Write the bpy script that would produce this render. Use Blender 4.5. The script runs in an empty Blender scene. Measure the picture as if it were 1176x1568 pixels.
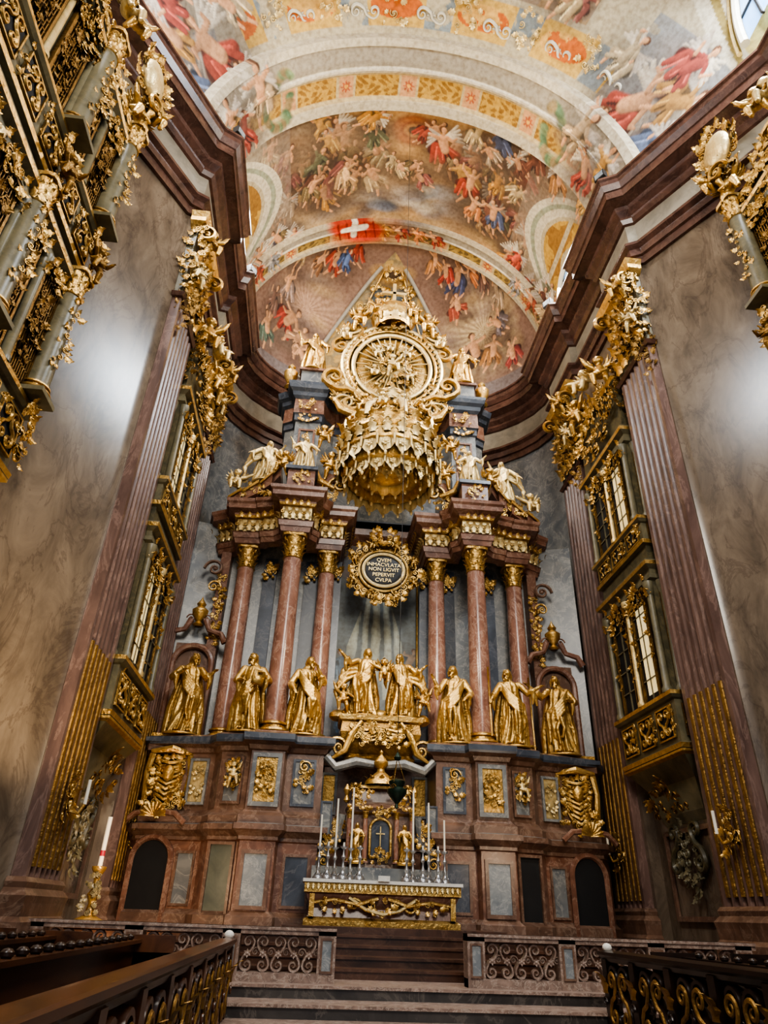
import bpy, math, random, numpy as np
from mathutils import Vector, Matrix
R=random.Random(7)
sc=bpy.context.scene
pi=math.pi
def lin(c): 
    return tuple((x/255/12.92 if x/255<=.04045 else ((x/255+.055)/1.055)**2.4) for x in c)
# ---------------------------------------------------------------- materials
MATS={}
def mat(name,c1,c2=None,scale=2.,rough=.45,metal=0.,vein=None,bump=0.,ao=0.,stretch=(1,1,1),emit=0.,bscale=None,dist=.6,spec=.5,vk=.75):
    m=bpy.data.materials.new(name); m.use_nodes=True; nt=m.node_tree; N=nt.nodes; L=nt.links
    b=N['Principled BSDF']; b.inputs['Roughness'].default_value=rough; b.inputs['Metallic'].default_value=metal
    b.inputs['Specular IOR Level'].default_value=spec
    tc=N.new('ShaderNodeTexCoord'); mp=N.new('ShaderNodeMapping'); mp.inputs['Scale'].default_value=stretch
    L.new(tc.outputs['Object'],mp.inputs['Vector'])
    no=N.new('ShaderNodeTexNoise'); no.inputs['Scale'].default_value=scale; no.inputs['Detail'].default_value=8; no.inputs['Roughness'].default_value=.62; no.inputs['Distortion'].default_value=dist
    L.new(mp.outputs[0],no.inputs['Vector'])
    cr=N.new('ShaderNodeValToRGB'); cr.color_ramp.elements[0].position=.33; cr.color_ramp.elements[1].position=.68
    cr.color_ramp.elements[0].color=(*lin(c1),1); cr.color_ramp.elements[1].color=(*lin(c2 or c1),1)
    L.new(no.outputs[0],cr.inputs[0]); out=cr.outputs[0]
    if vein:
        n2=N.new('ShaderNodeTexNoise'); n2.inputs['Scale'].default_value=scale*.9; n2.inputs['Detail'].default_value=10; n2.inputs['Roughness'].default_value=.65; n2.inputs['Distortion'].default_value=.8
        L.new(mp.outputs[0],n2.inputs['Vector'])
        r2=N.new('ShaderNodeValToRGB'); e=r2.color_ramp.elements; e[0].position=.475; e[0].color=(0,0,0,1); e[1].position=.53; e[1].color=(0,0,0,1)
        k=e.new(.5); k.color=(vk,vk,vk,1)
        L.new(n2.outputs[0],r2.inputs[0])
        mx=N.new('ShaderNodeMixRGB'); mx.inputs[2].default_value=(*lin(vein),1); L.new(r2.outputs[0],mx.inputs[0]); L.new(out,mx.inputs[1]); out=mx.outputs[0]
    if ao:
        a=N.new('ShaderNodeAmbientOcclusion'); a.samples=3; a.inputs['Distance'].default_value=ao  # occlusion shade in the crevices, mixed into the base colour
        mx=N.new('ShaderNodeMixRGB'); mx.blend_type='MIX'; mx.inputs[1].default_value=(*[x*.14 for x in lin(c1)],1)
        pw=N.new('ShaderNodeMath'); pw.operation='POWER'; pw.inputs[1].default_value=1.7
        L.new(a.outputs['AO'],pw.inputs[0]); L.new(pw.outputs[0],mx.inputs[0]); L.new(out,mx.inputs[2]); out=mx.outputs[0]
    L.new(out,b.inputs['Base Color'])
    if bump:
        n3=N.new('ShaderNodeTexNoise'); n3.inputs['Scale'].default_value=bscale or scale*6; n3.inputs['Detail'].default_value=4
        L.new(mp.outputs[0],n3.inputs['Vector'])
        bp=N.new('ShaderNodeBump'); bp.inputs['Strength'].default_value=bump; bp.inputs['Distance'].default_value=.03
        L.new(n3.outputs[0],bp.inputs['Height']); L.new(bp.outputs[0],b.inputs['Normal'])
    if emit:
        L.new(out,b.inputs['Emission Color']); b.inputs['Emission Strength'].default_value=emit
    MATS[name]=m; return m
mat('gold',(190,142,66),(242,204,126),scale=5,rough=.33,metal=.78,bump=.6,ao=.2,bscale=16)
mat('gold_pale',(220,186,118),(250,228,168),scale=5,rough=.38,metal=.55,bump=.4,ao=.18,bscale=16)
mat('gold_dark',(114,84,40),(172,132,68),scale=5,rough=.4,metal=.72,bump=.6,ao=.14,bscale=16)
mat('column_marble',(118,80,66),(164,120,100),scale=3.5,rough=.2,vein=(196,164,144),stretch=(1,1,.6),vk=.6)
mat('red_marble',(92,60,46),(136,96,76),scale=2.6,rough=.3,vein=(168,138,118),vk=.6)
mat('brown_marble',(82,60,48),(124,94,76),scale=2.4,rough=.32,vein=(150,126,108),vk=.6)
mat('blue_marble',(86,90,94),(132,132,128),scale=1.8,rough=.3,vein=(168,164,154),vk=.6)
mat('dark_blue',(46,52,62),(78,84,94),scale=1.6,rough=.3,vein=(112,112,114),vk=.5)
mat('pier_marble',(80,68,56),(128,112,94),scale=1.3,rough=.22,vein=(60,46,38),stretch=(1,1,.45),dist=.7,vk=.4)
mat('pilaster_marble',(82,62,56),(124,98,88),scale=2.4,rough=.3,vein=(156,128,116),stretch=(1,1,.3),vk=.5)
mat('cornice_marble',(60,40,34),(96,66,54),scale=2,rough=.26,vein=(112,86,72),vk=.4)
mat('frieze_stone',(112,104,90),(152,142,124),scale=1.2,rough=.4,vein=(96,86,72),vk=.3)
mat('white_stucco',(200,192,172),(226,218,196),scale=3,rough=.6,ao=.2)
mat('grey_stucco',(150,144,132),(176,168,154),scale=2,rough=.7)
mat('green_bronze',(52,50,38),(92,84,60),scale=3,rough=.38,vein=(124,110,74),vk=.5)
mat('grey_green',(84,80,62),(122,114,88),scale=2,rough=.38,vein=(144,130,94),vk=.3)
mat('slate',(106,114,120),(144,148,148),scale=4,rough=.45,vein=(180,180,176),vk=.5)
mat('wood',(50,28,16),(98,60,36),scale=3,rough=.26,stretch=(1,.25,1))
mat('wood_dark',(24,16,12),(50,32,22),scale=3,rough=.3,stretch=(1,.25,1))
mat('floor_stone',(48,46,46),(84,80,76),scale=1.4,rough=.3,vein=(110,104,98))
mat('step_brown',(58,38,28),(94,64,48),scale=2,rough=.3,vein=(120,92,74),vk=.4)
mat('rail_marble',(110,90,80),(166,142,128),scale=7,rough=.35,vein=(200,184,170))
mat('cloth',(222,218,206),(240,236,226),scale=8,rough=.8,bump=.3)
mat('silver',(150,150,150),(205,205,208),scale=5,rough=.3,metal=.85,ao=.05)
mat('wax',(235,228,208),(245,240,225),scale=5,rough=.5)
mat('black_metal',(16,16,18),(28,28,30),scale=5,rough=.5)
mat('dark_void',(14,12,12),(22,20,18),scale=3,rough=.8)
mat('lamp_green',(26,40,32),(54,74,58),scale=5,rough=.3,metal=.5)
mat('lit_window',(236,204,130),(255,236,180),scale=1.5,rough=.5,emit=.7)
mat('blue_window',(120,170,225),(170,205,240),scale=.8,rough=.3,emit=1.6)
mat('red_wax',(150,30,50),(180,40,60),scale=5,rough=.5)
mat('door_green',(58,66,58),(88,92,78),scale=2,rough=.4)
def vcmat(name,rough):
    m=bpy.data.materials.new(name); m.use_nodes=True; N=m.node_tree.nodes; L=m.node_tree.links
    b=N['Principled BSDF']; b.inputs['Roughness'].default_value=rough
    a=N.new('ShaderNodeAttribute'); a.attribute_name='Col'
    tc=N.new('ShaderNodeTexCoord'); no=N.new('ShaderNodeTexNoise'); no.inputs['Scale'].default_value=7; no.inputs['Detail'].default_value=6
    L.new(tc.outputs['Object'],no.inputs[0])
    cr=N.new('ShaderNodeValToRGB'); cr.color_ramp.elements[0].position=.3; cr.color_ramp.elements[0].color=(.66,.6,.54,1); cr.color_ramp.elements[1].position=.62; cr.color_ramp.elements[1].color=(1,.985,.96,1)
    L.new(no.outputs[0],cr.inputs[0])
    mx=N.new('ShaderNodeMixRGB'); mx.blend_type='MULTIPLY'; mx.inputs[0].default_value=1
    L.new(a.outputs['Color'],mx.inputs[1]); L.new(cr.outputs[0],mx.inputs[2]); L.new(mx.outputs[0],b.inputs['Base Color']); MATS[name]=m
vcmat('fresco',.85); vcmat('canvas',.5)
# ---------------------------------------------------------------- mesh builder
def quads(nu,nv,cu=False,cv=False):
    I,J=np.meshgrid(np.arange(nu if cu else nu-1),np.arange(nv if cv else nv-1),indexing='ij')
    I=I.ravel();J=J.ravel();I2=(I+1)%nu;J2=(J+1)%nv
    return np.stack([I*nv+J,I2*nv+J,I2*nv+J2,I*nv+J2],1)
class MB:
    def __init__(s): s.v=[];s.q=[];s.qm=[];s.n=0;s.names=[];s.g=[];s.col=None
    def mi(s,m):
        if m not in s.names: s.names.append(m)
        return s.names.index(m)
    def add(s,v,q,m,g=()):
        v=np.asarray(v,float).reshape(-1,3); k=s.mi(m)
        q=np.asarray(q,int).reshape(-1,4)
        if len(q): s.q.append(q+s.n); s.qm.append(np.full(len(q),k))
        for f in g: s.g.append(([i+s.n for i in f],k))
        s.v.append(v); s.n+=len(v)
    def inst(s,T,M,m=None):
        Mn=np.array(M); v=T['v']@Mn[:3,:3].T+Mn[:3,3]
        if m or len(T['names'])==1:
            s.add(v,T['q'],m or T['names'][0],T['g'])
        else:
            ks=np.array([s.mi(a) for a in T['names']]); s.q.append(T['q']+s.n); s.qm.append(ks[T['qm']])
            for f,k in T['gk']: s.g.append(([i+s.n for i in f],ks[k]))
            s.v.append(v); s.n+=len(v)
    def T(s):
        return dict(v=np.concatenate(s.v),q=np.concatenate(s.q) if s.q else np.zeros((0,4),int),qm=np.concatenate(s.qm) if s.q else np.zeros(0,int),
            g=[f for f,k in s.g],gk=list(s.g),names=list(s.names))
    def mesh(s,name,smooth=True,ang=40):
        V=np.concatenate(s.v); Q=np.concatenate(s.q) if s.q else np.zeros((0,4),int); qm=list(np.concatenate(s.qm)) if s.q else []
        me=bpy.data.meshes.new(name); me.from_pydata(V.tolist(),[],Q.tolist()+[f for f,k in s.g])
        me.polygons.foreach_set('material_index',np.array(list(qm)+[k for f,k in s.g],dtype=np.int32))
        for a in s.names: me.materials.append(MATS[a])
        me.validate()
        if smooth:
            me.shade_smooth(); me.set_sharp_from_angle(angle=math.radians(ang))
        if s.col is not None:
            at=me.color_attributes.new('Col','FLOAT_COLOR','POINT'); at.data.foreach_set('color',np.c_[s.col,np.ones(len(s.col))].astype(np.float32).ravel())
        return me
    def obj(s,name,parent=None,loc=(0,0,0),rz=0,smooth=True,ang=40):
        me=s.mesh(name,smooth,ang); o=bpy.data.objects.new(name,me); sc.collection.objects.link(o); o.location=loc; o.rotation_euler[2]=rz
        if parent: o.parent=parent
        return o
def empty(name):
    o=bpy.data.objects.new(name,None); sc.collection.objects.link(o); return o
def grid(mb,P,m,cu=False,cv=False):
    P=np.asarray(P,float); mb.add(P.reshape(-1,3),quads(P.shape[0],P.shape[1],cu,cv),m)
BOXQ=[(0,3,2,1),(4,5,6,7),(0,1,5,4),(1,2,6,5),(2,3,7,6),(3,0,4,7)]
def box(mb,x0,x1,y0,y1,z0,z1,m):
    mb.add([(x0,y0,z0),(x1,y0,z0),(x1,y1,z0),(x0,y1,z0),(x0,y0,z1),(x1,y0,z1),(x1,y1,z1),(x0,y1,z1)],BOXQ,m)
def F(pos,out=(0,-1,0),s=1,roll=0,sx=1,sy=1,sz=1,up=(0,0,1)):
    o=Vector(out if len(out)==3 else (*out,0)).normalized(); y=-o; u=Vector(up); x=y.cross(u)
    if x.length<1e-4: x=Vector((1,0,0))
    x.normalize(); z=x.cross(y)
    M=Matrix(((x.x,y.x,z.x),(x.y,y.y,z.y),(x.z,y.z,z.z)))@Matrix.Rotation(roll,3,'Y')@Matrix.Diagonal((sx*s,sy*s,sz*s))
    M=M.to_4x4(); M.translation=Vector(pos); return M
def bx(mb,pos,out,w,h,t,m,roll=0):
    T=MB(); box(T,-w/2,w/2,-t,0,-h/2,h/2,m); mb.inst(T.T(),F(pos,out,roll=roll))
def lathe(mb,prof,c,m,n=20,sx=1,sy=1,a0=0,a1=2*pi,mod=None):
    full=abs(a1-a0-2*pi)<1e-6; A=np.linspace(a0,a1,n,endpoint=not full); P=np.zeros((n,len(prof),3))
    for j,(r,z) in enumerate(prof):
        rr=r*(1+(mod(A,z) if mod else 0)); P[:,j,0]=c[0]+rr*np.cos(A)*sx; P[:,j,1]=c[1]+rr*np.sin(A)*sy; P[:,j,2]=c[2]+z
    grid(mb,P,m,cu=full)
def tube(mb,pts,rad,m,n=8,flat=1.,cap=True):
    pts=[Vector(p) for p in pts]; k=len(pts)
    if not hasattr(rad,'__len__'): rad=[rad]*k
    if len(rad)!=k: rad=np.interp(np.linspace(0,1,k),np.linspace(0,1,len(rad)),rad)
    P=np.zeros((k,n,3)); up=None
    for i,p in enumerate(pts):
        t=(pts[min(i+1,k-1)]-pts[max(i-1,0)]).normalized()
        if up is None:
            up=Vector((0,1,0)) if abs(t.y)<.8 else Vector((1,0,0))
        a=t.cross(up); 
        if a.length<1e-5: a=t.orthogonal()
        a.normalize(); b=a.cross(t); up=b.copy()
        for j in range(n):
            th=2*pi*j/n; q=p+a*math.cos(th)*rad[i]+b*math.sin(th)*rad[i]*flat; P[i,j]=q
    base=P.reshape(-1,3); g=[]
    if cap: g=[list(range(n))[::-1],[ (k-1)*n+j for j in range(n)]]
    mb.add(base,quads(k,n,False,True),m,g)
def ell(mb,c,r,m,n=12,rot=None):
    if not hasattr(r,'__len__'): r=(r,r,r)
    th=np.linspace(0,pi,max(6,n//2+1)); ph=np.linspace(0,2*pi,n,endpoint=False)
    P=np.stack([np.outer(np.sin(th),np.cos(ph))*r[0],np.outer(np.sin(th),np.sin(ph))*r[1],np.outer(np.cos(th),np.ones(n))*r[2]],-1)
    if rot is not None: P=P@np.array(rot.to_matrix() if hasattr(rot,'to_matrix') else rot).T
    grid(mb,P+np.array(c),m,cv=True)
def sweep(mb,path,prof,m,closed=False):
    """prof: (out,z[,mat])"""
    n=len(path); p=[Vector(a) for a in path]; N=[]
    for i in range(n):
        ds=[]
        if closed or i>0: ds.append((p[i]-p[i-1]).normalized())
        if closed or i<n-1: ds.append((p[(i+1)%n]-p[i]).normalized())
        ns=[Vector((d.y,-d.x)) for d in ds]
        if len(ns)==2:
            b=ns[0]+ns[1]
            if b.length<1e-3: b=ns[0].copy()
            b.normalize(); k=max(.35,b.dot(ns[0])); N.append(b/k)
        else: N.append(ns[0])
    for j in range(len(prof)-1):
        a,b=prof[j],prof[j+1]; mm=a[2] if len(a)>2 else m
        P=np.array([[(p[i].x+N[i].x*q[0],p[i].y+N[i].y*q[0],q[1]) for q in (a,b)] for i in range(n)])
        grid(mb,P,mm,cu=closed)
def mp(path,sg): return [(-x,y) for x,y in path] if sg<0 else [(x,y) for x,y in path][::-1]
def sym(path): return [(-x,y) for x,y in path[::-1]]+[(x,y) for x,y in path if x>1e-6] if path[0][0]>1e-6 else [(-x,y) for x,y in path[::-1]]+path[1:]
def spiral(turns=1.6,r0=1.,n=30,decay=.16):
    return [(r0*math.exp(-decay*a)*math.cos(a),0,r0*math.exp(-decay*a)*math.sin(a)) for a in np.linspace(0,turns*2*pi,n)]
def fuse(mb,voxel,sm=1):
    me=mb.mesh('tmp',False); o=bpy.data.objects.new('tmp',me); sc.collection.objects.link(o)
    r=o.modifiers.new('r','REMESH'); r.mode='VOXEL'; r.voxel_size=voxel
    if sm: s=o.modifiers.new('s','SMOOTH'); s.iterations=sm; s.factor=.5
    dg=bpy.context.evaluated_depsgraph_get(); e=o.evaluated_get(dg); m2=bpy.data.meshes.new_from_object(e)
    V=np.empty(len(m2.vertices)*3); m2.vertices.foreach_get('co',V)
    q=[];g=[]
    for f in m2.polygons:
        (q if len(f.vertices)==4 else g).append(list(f.vertices))
    bpy.data.objects.remove(o); bpy.data.meshes.remove(m2); bpy.data.meshes.remove(me)
    nm=mb.names[0]
    return dict(v=V.reshape(-1,3),q=np.array(q,int).reshape(-1,4),qm=np.zeros(len(q),int),g=g,gk=[(f,0) for f in g],names=[nm])
# ---------------------------------------------------------------- ornament templates (face -Y, up +Z)
def mk_leaf(curl=1.5,w=.32,L=1.):
    T=MB(); nu=10; P=np.zeros((nu,5,3)); y=z=0; 
    for i in range(nu):
        s=i/(nu-1); a=curl*s**1.6; 
        ww=w*(math.sin(pi*min(1,s*.92+.08)**.75)**.8)*(1+.34*math.cos(s*20))
        for j in range(5):
            u=(j-2)/2; P[i,j]=(u*ww, -(y)-(.10*(1-u*u) if 1 else 0)*w*2.2-(.05 if j%2 else 0)*w, z)
        y+=math.sin(a)*L/nu; z+=math.cos(a)*L/nu
    grid(T,P,'gold'); return T.T()
LEAF=mk_leaf(); LEAFS=mk_leaf(.7,.26)
def mk_vol(turns=1.6,th=.16):
    T=MB(); p=spiral(turns); tube(T,p,[th,th*.9,th*.45],'gold',6,flat=1.5); ell(T,(0,0,0),(.2,.2,.2),'gold',8); return T.T()
VOL=mk_vol()
def mk_sscroll():
    T=MB(); a=spiral(1.3,.5,22,.18); 
    up=[(x-.0,y,z+.75) for x,y,z in a]; dn=[(-x,y,-z-.75) for x,y,z in a]
    tube(T,up[::-1]+[(.42,0,.45),(.2,0,.1),(-.2,0,-.1),(-.42,0,-.45)]+dn,[.05,.11,.13,.11,.05],'gold',6,flat=1.4); return T.T()
SSC=mk_sscroll()
def mk_ros():
    T=MB(); ell(T,(0,-.1,0),(.25,.2,.25),'gold',8)
    for k in range(6): T.inst(LEAFS,F((0,0,0),s=.9,roll=k*pi/3))
    return T.T()
ROS=mk_ros()
def mk_shell():
    T=MB(); n=28; P=np.zeros((n,6,3))
    for i in range(n):
        a=pi*i/(n-1); 
        for j in range(6):
            r=j/5; rr=r*(1+.06*math.cos(a*18)); P[i,j]=(rr*math.cos(a),-.35*math.sin(r*pi*.6)-.07*r*math.cos(a*18),rr*math.sin(a))
    grid(T,P,'gold'); return T.T()
SHELL=mk_shell()
def mk_cap():
    T=MB(); lathe(T,[(1.,0),(1.12,.06),(1.0,.12),(.92,.2),(.95,1.2),(1.25,2.0)],(0,0,0),'gold',20)
    for row,(z,s,k0) in enumerate([(.1,1.05,0),(.55,1.25,.5)]):
        for k in range(8):
            a=(k+k0)*pi/4; T.inst(LEAF,F((.93*math.cos(a),.93*math.sin(a),z),(math.cos(a),math.sin(a)),s=s))
    for k in range(4):
        a=pi/4+k*pi/2; o=(math.cos(a),math.sin(a)); side=(-o[1],o[0])
        T.inst(VOL,F((1.25*o[0],1.25*o[1],1.72),side,s=.34))
        T.inst(LEAF,F((.95*o[0],.95*o[1],1.),o,s=.95,sx=.6))
    for k in range(4):
        a=k*pi/2; T.inst(ROS,F((1.3*math.cos(a),1.3*math.sin(a),2.05),(math.cos(a),math.sin(a)),s=.28))
    P=[]
    for z,e in ((2.0,0),(2.1,.06),(2.22,.1)):
        ring=[]
        for k in range(24):
            a=2*pi*k/24; q=1.3+e+.38*abs(math.sin(2*a))**3; ring.append((q*math.cos(a),q*math.sin(a),z))
        P.append(ring)
    P.append([(0,0,2.22)]*24); P.insert(0,[(.3,0,2.)]*24)
    grid(T,np.array(P),'gold',cv=True); return T.T()
CAP=mk_cap()
def clump(mb,pos,out,w,h,n=26,s=.3,m='gold',seed=0,scr=.3):
    r=random.Random(seed); o=Vector(out if len(out)==3 else (*out,0)).normalized(); x=(-o).cross(Vector((0,0,1))).normalized(); z=x.cross(-o)
    for i in range(n):
        a=r.uniform(0,2*pi); q=math.sqrt(r.random()); u=q*math.cos(a)*w; v=q*math.sin(a)*h
        p=Vector(pos)+x*u+z*v+o*(.25*s*(1-q)+.02); k=s*r.uniform(.7,1.3)
        if r.random()<scr: mb.inst(VOL,F(p,o,s=k*.38,roll=r.uniform(0,6.3),sx=r.choice((-1,1))),m)
        else: mb.inst(LEAF,F(p,o,s=k,roll=math.atan2(u/w,v/h)+r.uniform(-.7,.7)),m)
def frame(mb,pos,out,w,h,b,m,t=.06,arch=False):
    o=Vector((*out[:2],0)).normalized(); x=(-o).cross(Vector((0,0,1))).normalized(); p=Vector(pos)
    for sx in (-1,1): bx(mb,p+x*sx*(w/2+b/2),out,b,h+2*b,t,m)
    for sz in (-1,1): bx(mb,p+Vector((0,0,sz*(h/2+b/2))),out,w,b,t,m)
def panel(mb,pos,out,w,h,mf,mpn,b=.07,t=.06):
    frame(mb,pos,out,w,h,b,mf,t); bx(mb,pos,out,w,h,t*.45,mpn)
def col(mb,x,y,z0,z1,r,m,capm='gold',n=24,cs=1.,base=True):
    ch=2.22*r*.95*cs*1.3
    if base:
        box(mb,x-r*1.5,x+r*1.5,y-r*1.5,y+r*1.5,z0,z0+r*.45,m)
        lathe(mb,[(r*1.42,r*.45),(r*1.5,r*.6),(r*1.42,r*.8),(r*1.15,r*.9),(r*1.12,r*1.1),(r*1.3,r*1.2),(r*1.3,r*1.35),(r*1.05,r*1.5)],(x,y,z0),'gold',n)
    h=z1-z0-ch; P=[(r*(1.05-.17*max(0,s-.3)),r*1.5+(h-r*1.5)*s) for s in np.linspace(0,1,8)]
    lathe(mb,P,(x,y,z0),m,n)
    k=r*.95; mb.inst(CAP,Matrix.Translation((x,y,z1-ch))@Matrix.Diagonal((k,k,k*cs*1.3,1)),capm)
# ---------------------------------------------------------------- figures
def rr(a,b,t): return a+(b-a)*t
def hand(mb,w,d,s,m,curl=.5,side=1):
    d=Vector(d).normalized(); a=d.cross(Vector((0,0,1))); 
    if a.length<.2: a=d.cross(Vector((0,1,0)))
    a.normalize(); b=a.cross(d); w=Vector(w)
    tube(mb,[w-d*s*.1,w+d*s*.25,w+d*s*.5],[s*.17,s*.24,s*.2],m,8,flat=.6)
    for k,(o,L) in enumerate(((-.18,.5),(-.06,.58),(.06,.54),(.18,.42))):
        p=w+d*s*.45+a*o*s; q=p+d*s*L*.5+b*-.1*s; e=q+(d*math.cos(curl)-b*math.sin(curl))*s*L*.5+a*o*s*.5
        tube(mb,[p,q,e],[s*.065,s*.06,s*.05],m,6)
    p=w+d*s*.15+a*side*.17*s; tube(mb,[p,p+d*s*.2+a*side*.16*s,p+d*s*.42+a*side*.2*s],[s*.08,s*.07,s*.055],m,6)
def statue_T(H,armL,armR,seed=0,beard=False,lean=1,turn=0,extra=None,m='gold',vox=.016,wide=1.,fly=0):
    r=random.Random(seed); T=MB(); n=56; Z=np.linspace(0,.845,50); A=np.linspace(0,2*pi,n,endpoint=False)
    zz=[0,.04,.12,.25,.38,.5,.6,.68,.75,.79,.815,.845]
    rx=np.interp(Z,zz,[.155,.15,.14,.13,.125,.12,.09,.105,.118,.108,.06,.036])*wide
    ry=np.interp(Z,zz,[.13,.125,.12,.115,.105,.1,.078,.088,.088,.07,.045,.036])*wide
    cx=lean*.045*np.sin(pi*np.clip(Z/.8,0,1)*1.1); cy=-.015*np.sin(pi*Z/.5)
    p1,p2,p3=[r.uniform(0,6) for _ in range(3)]; P=np.zeros((len(Z),n,3))
    for i,z in enumerate(Z):
        am=np.interp(z,[0,.3,.55,.62,.78,.83],[.24,.19,.12,.1,.05,0])
        f=.6*np.sin(7*A+p1+lean*5*z)+.5*np.sin(12*A+p2-4*z)+.5*np.sin(4*A+p3+lean*8*z); f=np.sign(f)*np.abs(f)**.7
        P[i,:,0]=cx[i]+rx[i]*np.cos(A)*(1+am*f); P[i,:,1]=cy[i]+ry[i]*np.sin(A)*(1+am*f); P[i,:,2]=z
    P*=H; k=len(Z); T.add(P.reshape(-1,3),quads(k,n,False,True),m,[list(range(n))[::-1],[(k-1)*n+j for j in range(n)]])
    def S(p): return (p[0]*H,p[1]*H,p[2]*H)
    def tb(ps,rs,nn=8,flat=1): tube(T,[S(p) for p in ps],[q*H for q in rs],m,nn,flat)
    def el(c,q,nn=12): ell(T,S(c),tuple(a*H for a in q),m,nn)
    el((lean*.06,-.11,.3),(.05,.05,.1)); el((lean*.055,-.09,.17),(.04,.04,.12))
    for s in (-1,1):
        el((s*.07+lean*.01,-.14,.022),(.03,.06,.022))
        el((s*.105,-.0,.775),(.045,.04,.035))
    hx=turn*.02; el((hx,-.012,.905),(.043,.05,.06),16); tb([(0,0,.81),(hx*.6,-.006,.87)],[.034,.03])
    fx=hx+turn*.018; el((fx,-.062,.9),(.009,.013,.017)); el((fx-.016,-.052,.918),(.014,.008,.006)); el((fx+.016,-.052,.918),(.014,.008,.006))
    el((fx,-.052,.877),(.014,.01,.006)); el((fx,-.044,.862),(.016,.014,.013)); el((fx-.022,-.046,.893),(.012,.01,.014)); el((fx+.022,-.046,.893),(.012,.01,.014))
    el((hx-.044,-.008,.9),(.008,.012,.017)); el((hx+.044,-.008,.9),(.008,.012,.017))
    for j in range(18):
        a=r.uniform(.1,pi-.1); e=r.uniform(0,1.3); el((hx+.045*math.cos(a)*math.cos(e)*1.05,-.005+.045*math.sin(a)*math.cos(e),.91+.055*math.sin(e)),(.018,.018,.016),8)
    for s in (-1,1): tb([(hx+s*.04,.01,.93),(hx+s*.05,.015,.88),(hx+s*.045,.02,.83)],[.016,.02,.014])
    if beard:
        for j in range(7): el((fx+r.uniform(-.02,.02),-.05+r.uniform(-.006,.006),.86-.008*j),(.016,.016,.016),8)
    for s,(elb,wr) in ((-1,armL),(1,armR)):
        sh=(s*.11,0,.775); mid=[rr(sh[i],elb[i],.5) for i in range(3)]
        fo=[rr(elb[i],wr[i],.45) for i in range(3)]
        tb([sh,mid,elb,fo],[.044,.046,.046,.05],10); tb([elb,fo,wr],[.036,.03,.02],8)
        dz=Vector(wr)-Vector(elb); hand(T,S(wr),dz,.085*H,m,side=-s)
        tb([fo,(fo[0]+s*.005,fo[1]+.01,fo[2]-.09),(fo[0]-s*.01,fo[1]+.02,fo[2]-.17)],[.035,.028,.01],8)
    for j in range(5):
        o=j*.04; tb([(-lean*.11,-.03,.78-o*.5),(-lean*.03,-.095-.01*j,.66-o),(lean*.07,-.12-.012*j,.55-o),(lean*.145,-.07,.5-o*.8),(lean*.165,.03,.5-o)],[.016,.02,.024,.024,.016],8)
    for j in range(6):
        x=lean*(.155-.025*j)*wide; y=-.06-.022*j+r.uniform(-.01,.01); b=r.uniform(.08,.2)
        tb([(x,y,.52-.02*j),(x+.02*r.uniform(-1,1),y-.025,.4),(x+.03*r.uniform(-1,1),y-.015,.28),(x,y,b)],[.016,.022,.024,.014],8)
    for j in range(5):
        x=(j-2)*.055*wide; tb([(x*.8,.06,.78),(x*1.2,.1,.55),(x*1.6,.12,.3),(x*1.7,.12,.02)],[.03,.045,.05,.045],8)
    if fly:
        for j in range(4):
            tb([(fly*.1,.02,.7-.04*j),(fly*(.22+.02*j),.0,.72-.08*j),(fly*(.32+.03*j),.03,.62-.1*j),(fly*(.36),.02,.5-.12*j)],[.03,.04,.035,.012],8)
    T2=MB(); T2.inst(fuse(T,vox,1),Matrix.Identity(4),m)
    if extra: extra(T2,H)
    lathe(T2,[(0,-.06),(.21*H,-.06),(.22*H,-.03),(.2*H,0.01),(0,.01)],(0,0,0),m,20)
    return T2
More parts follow.
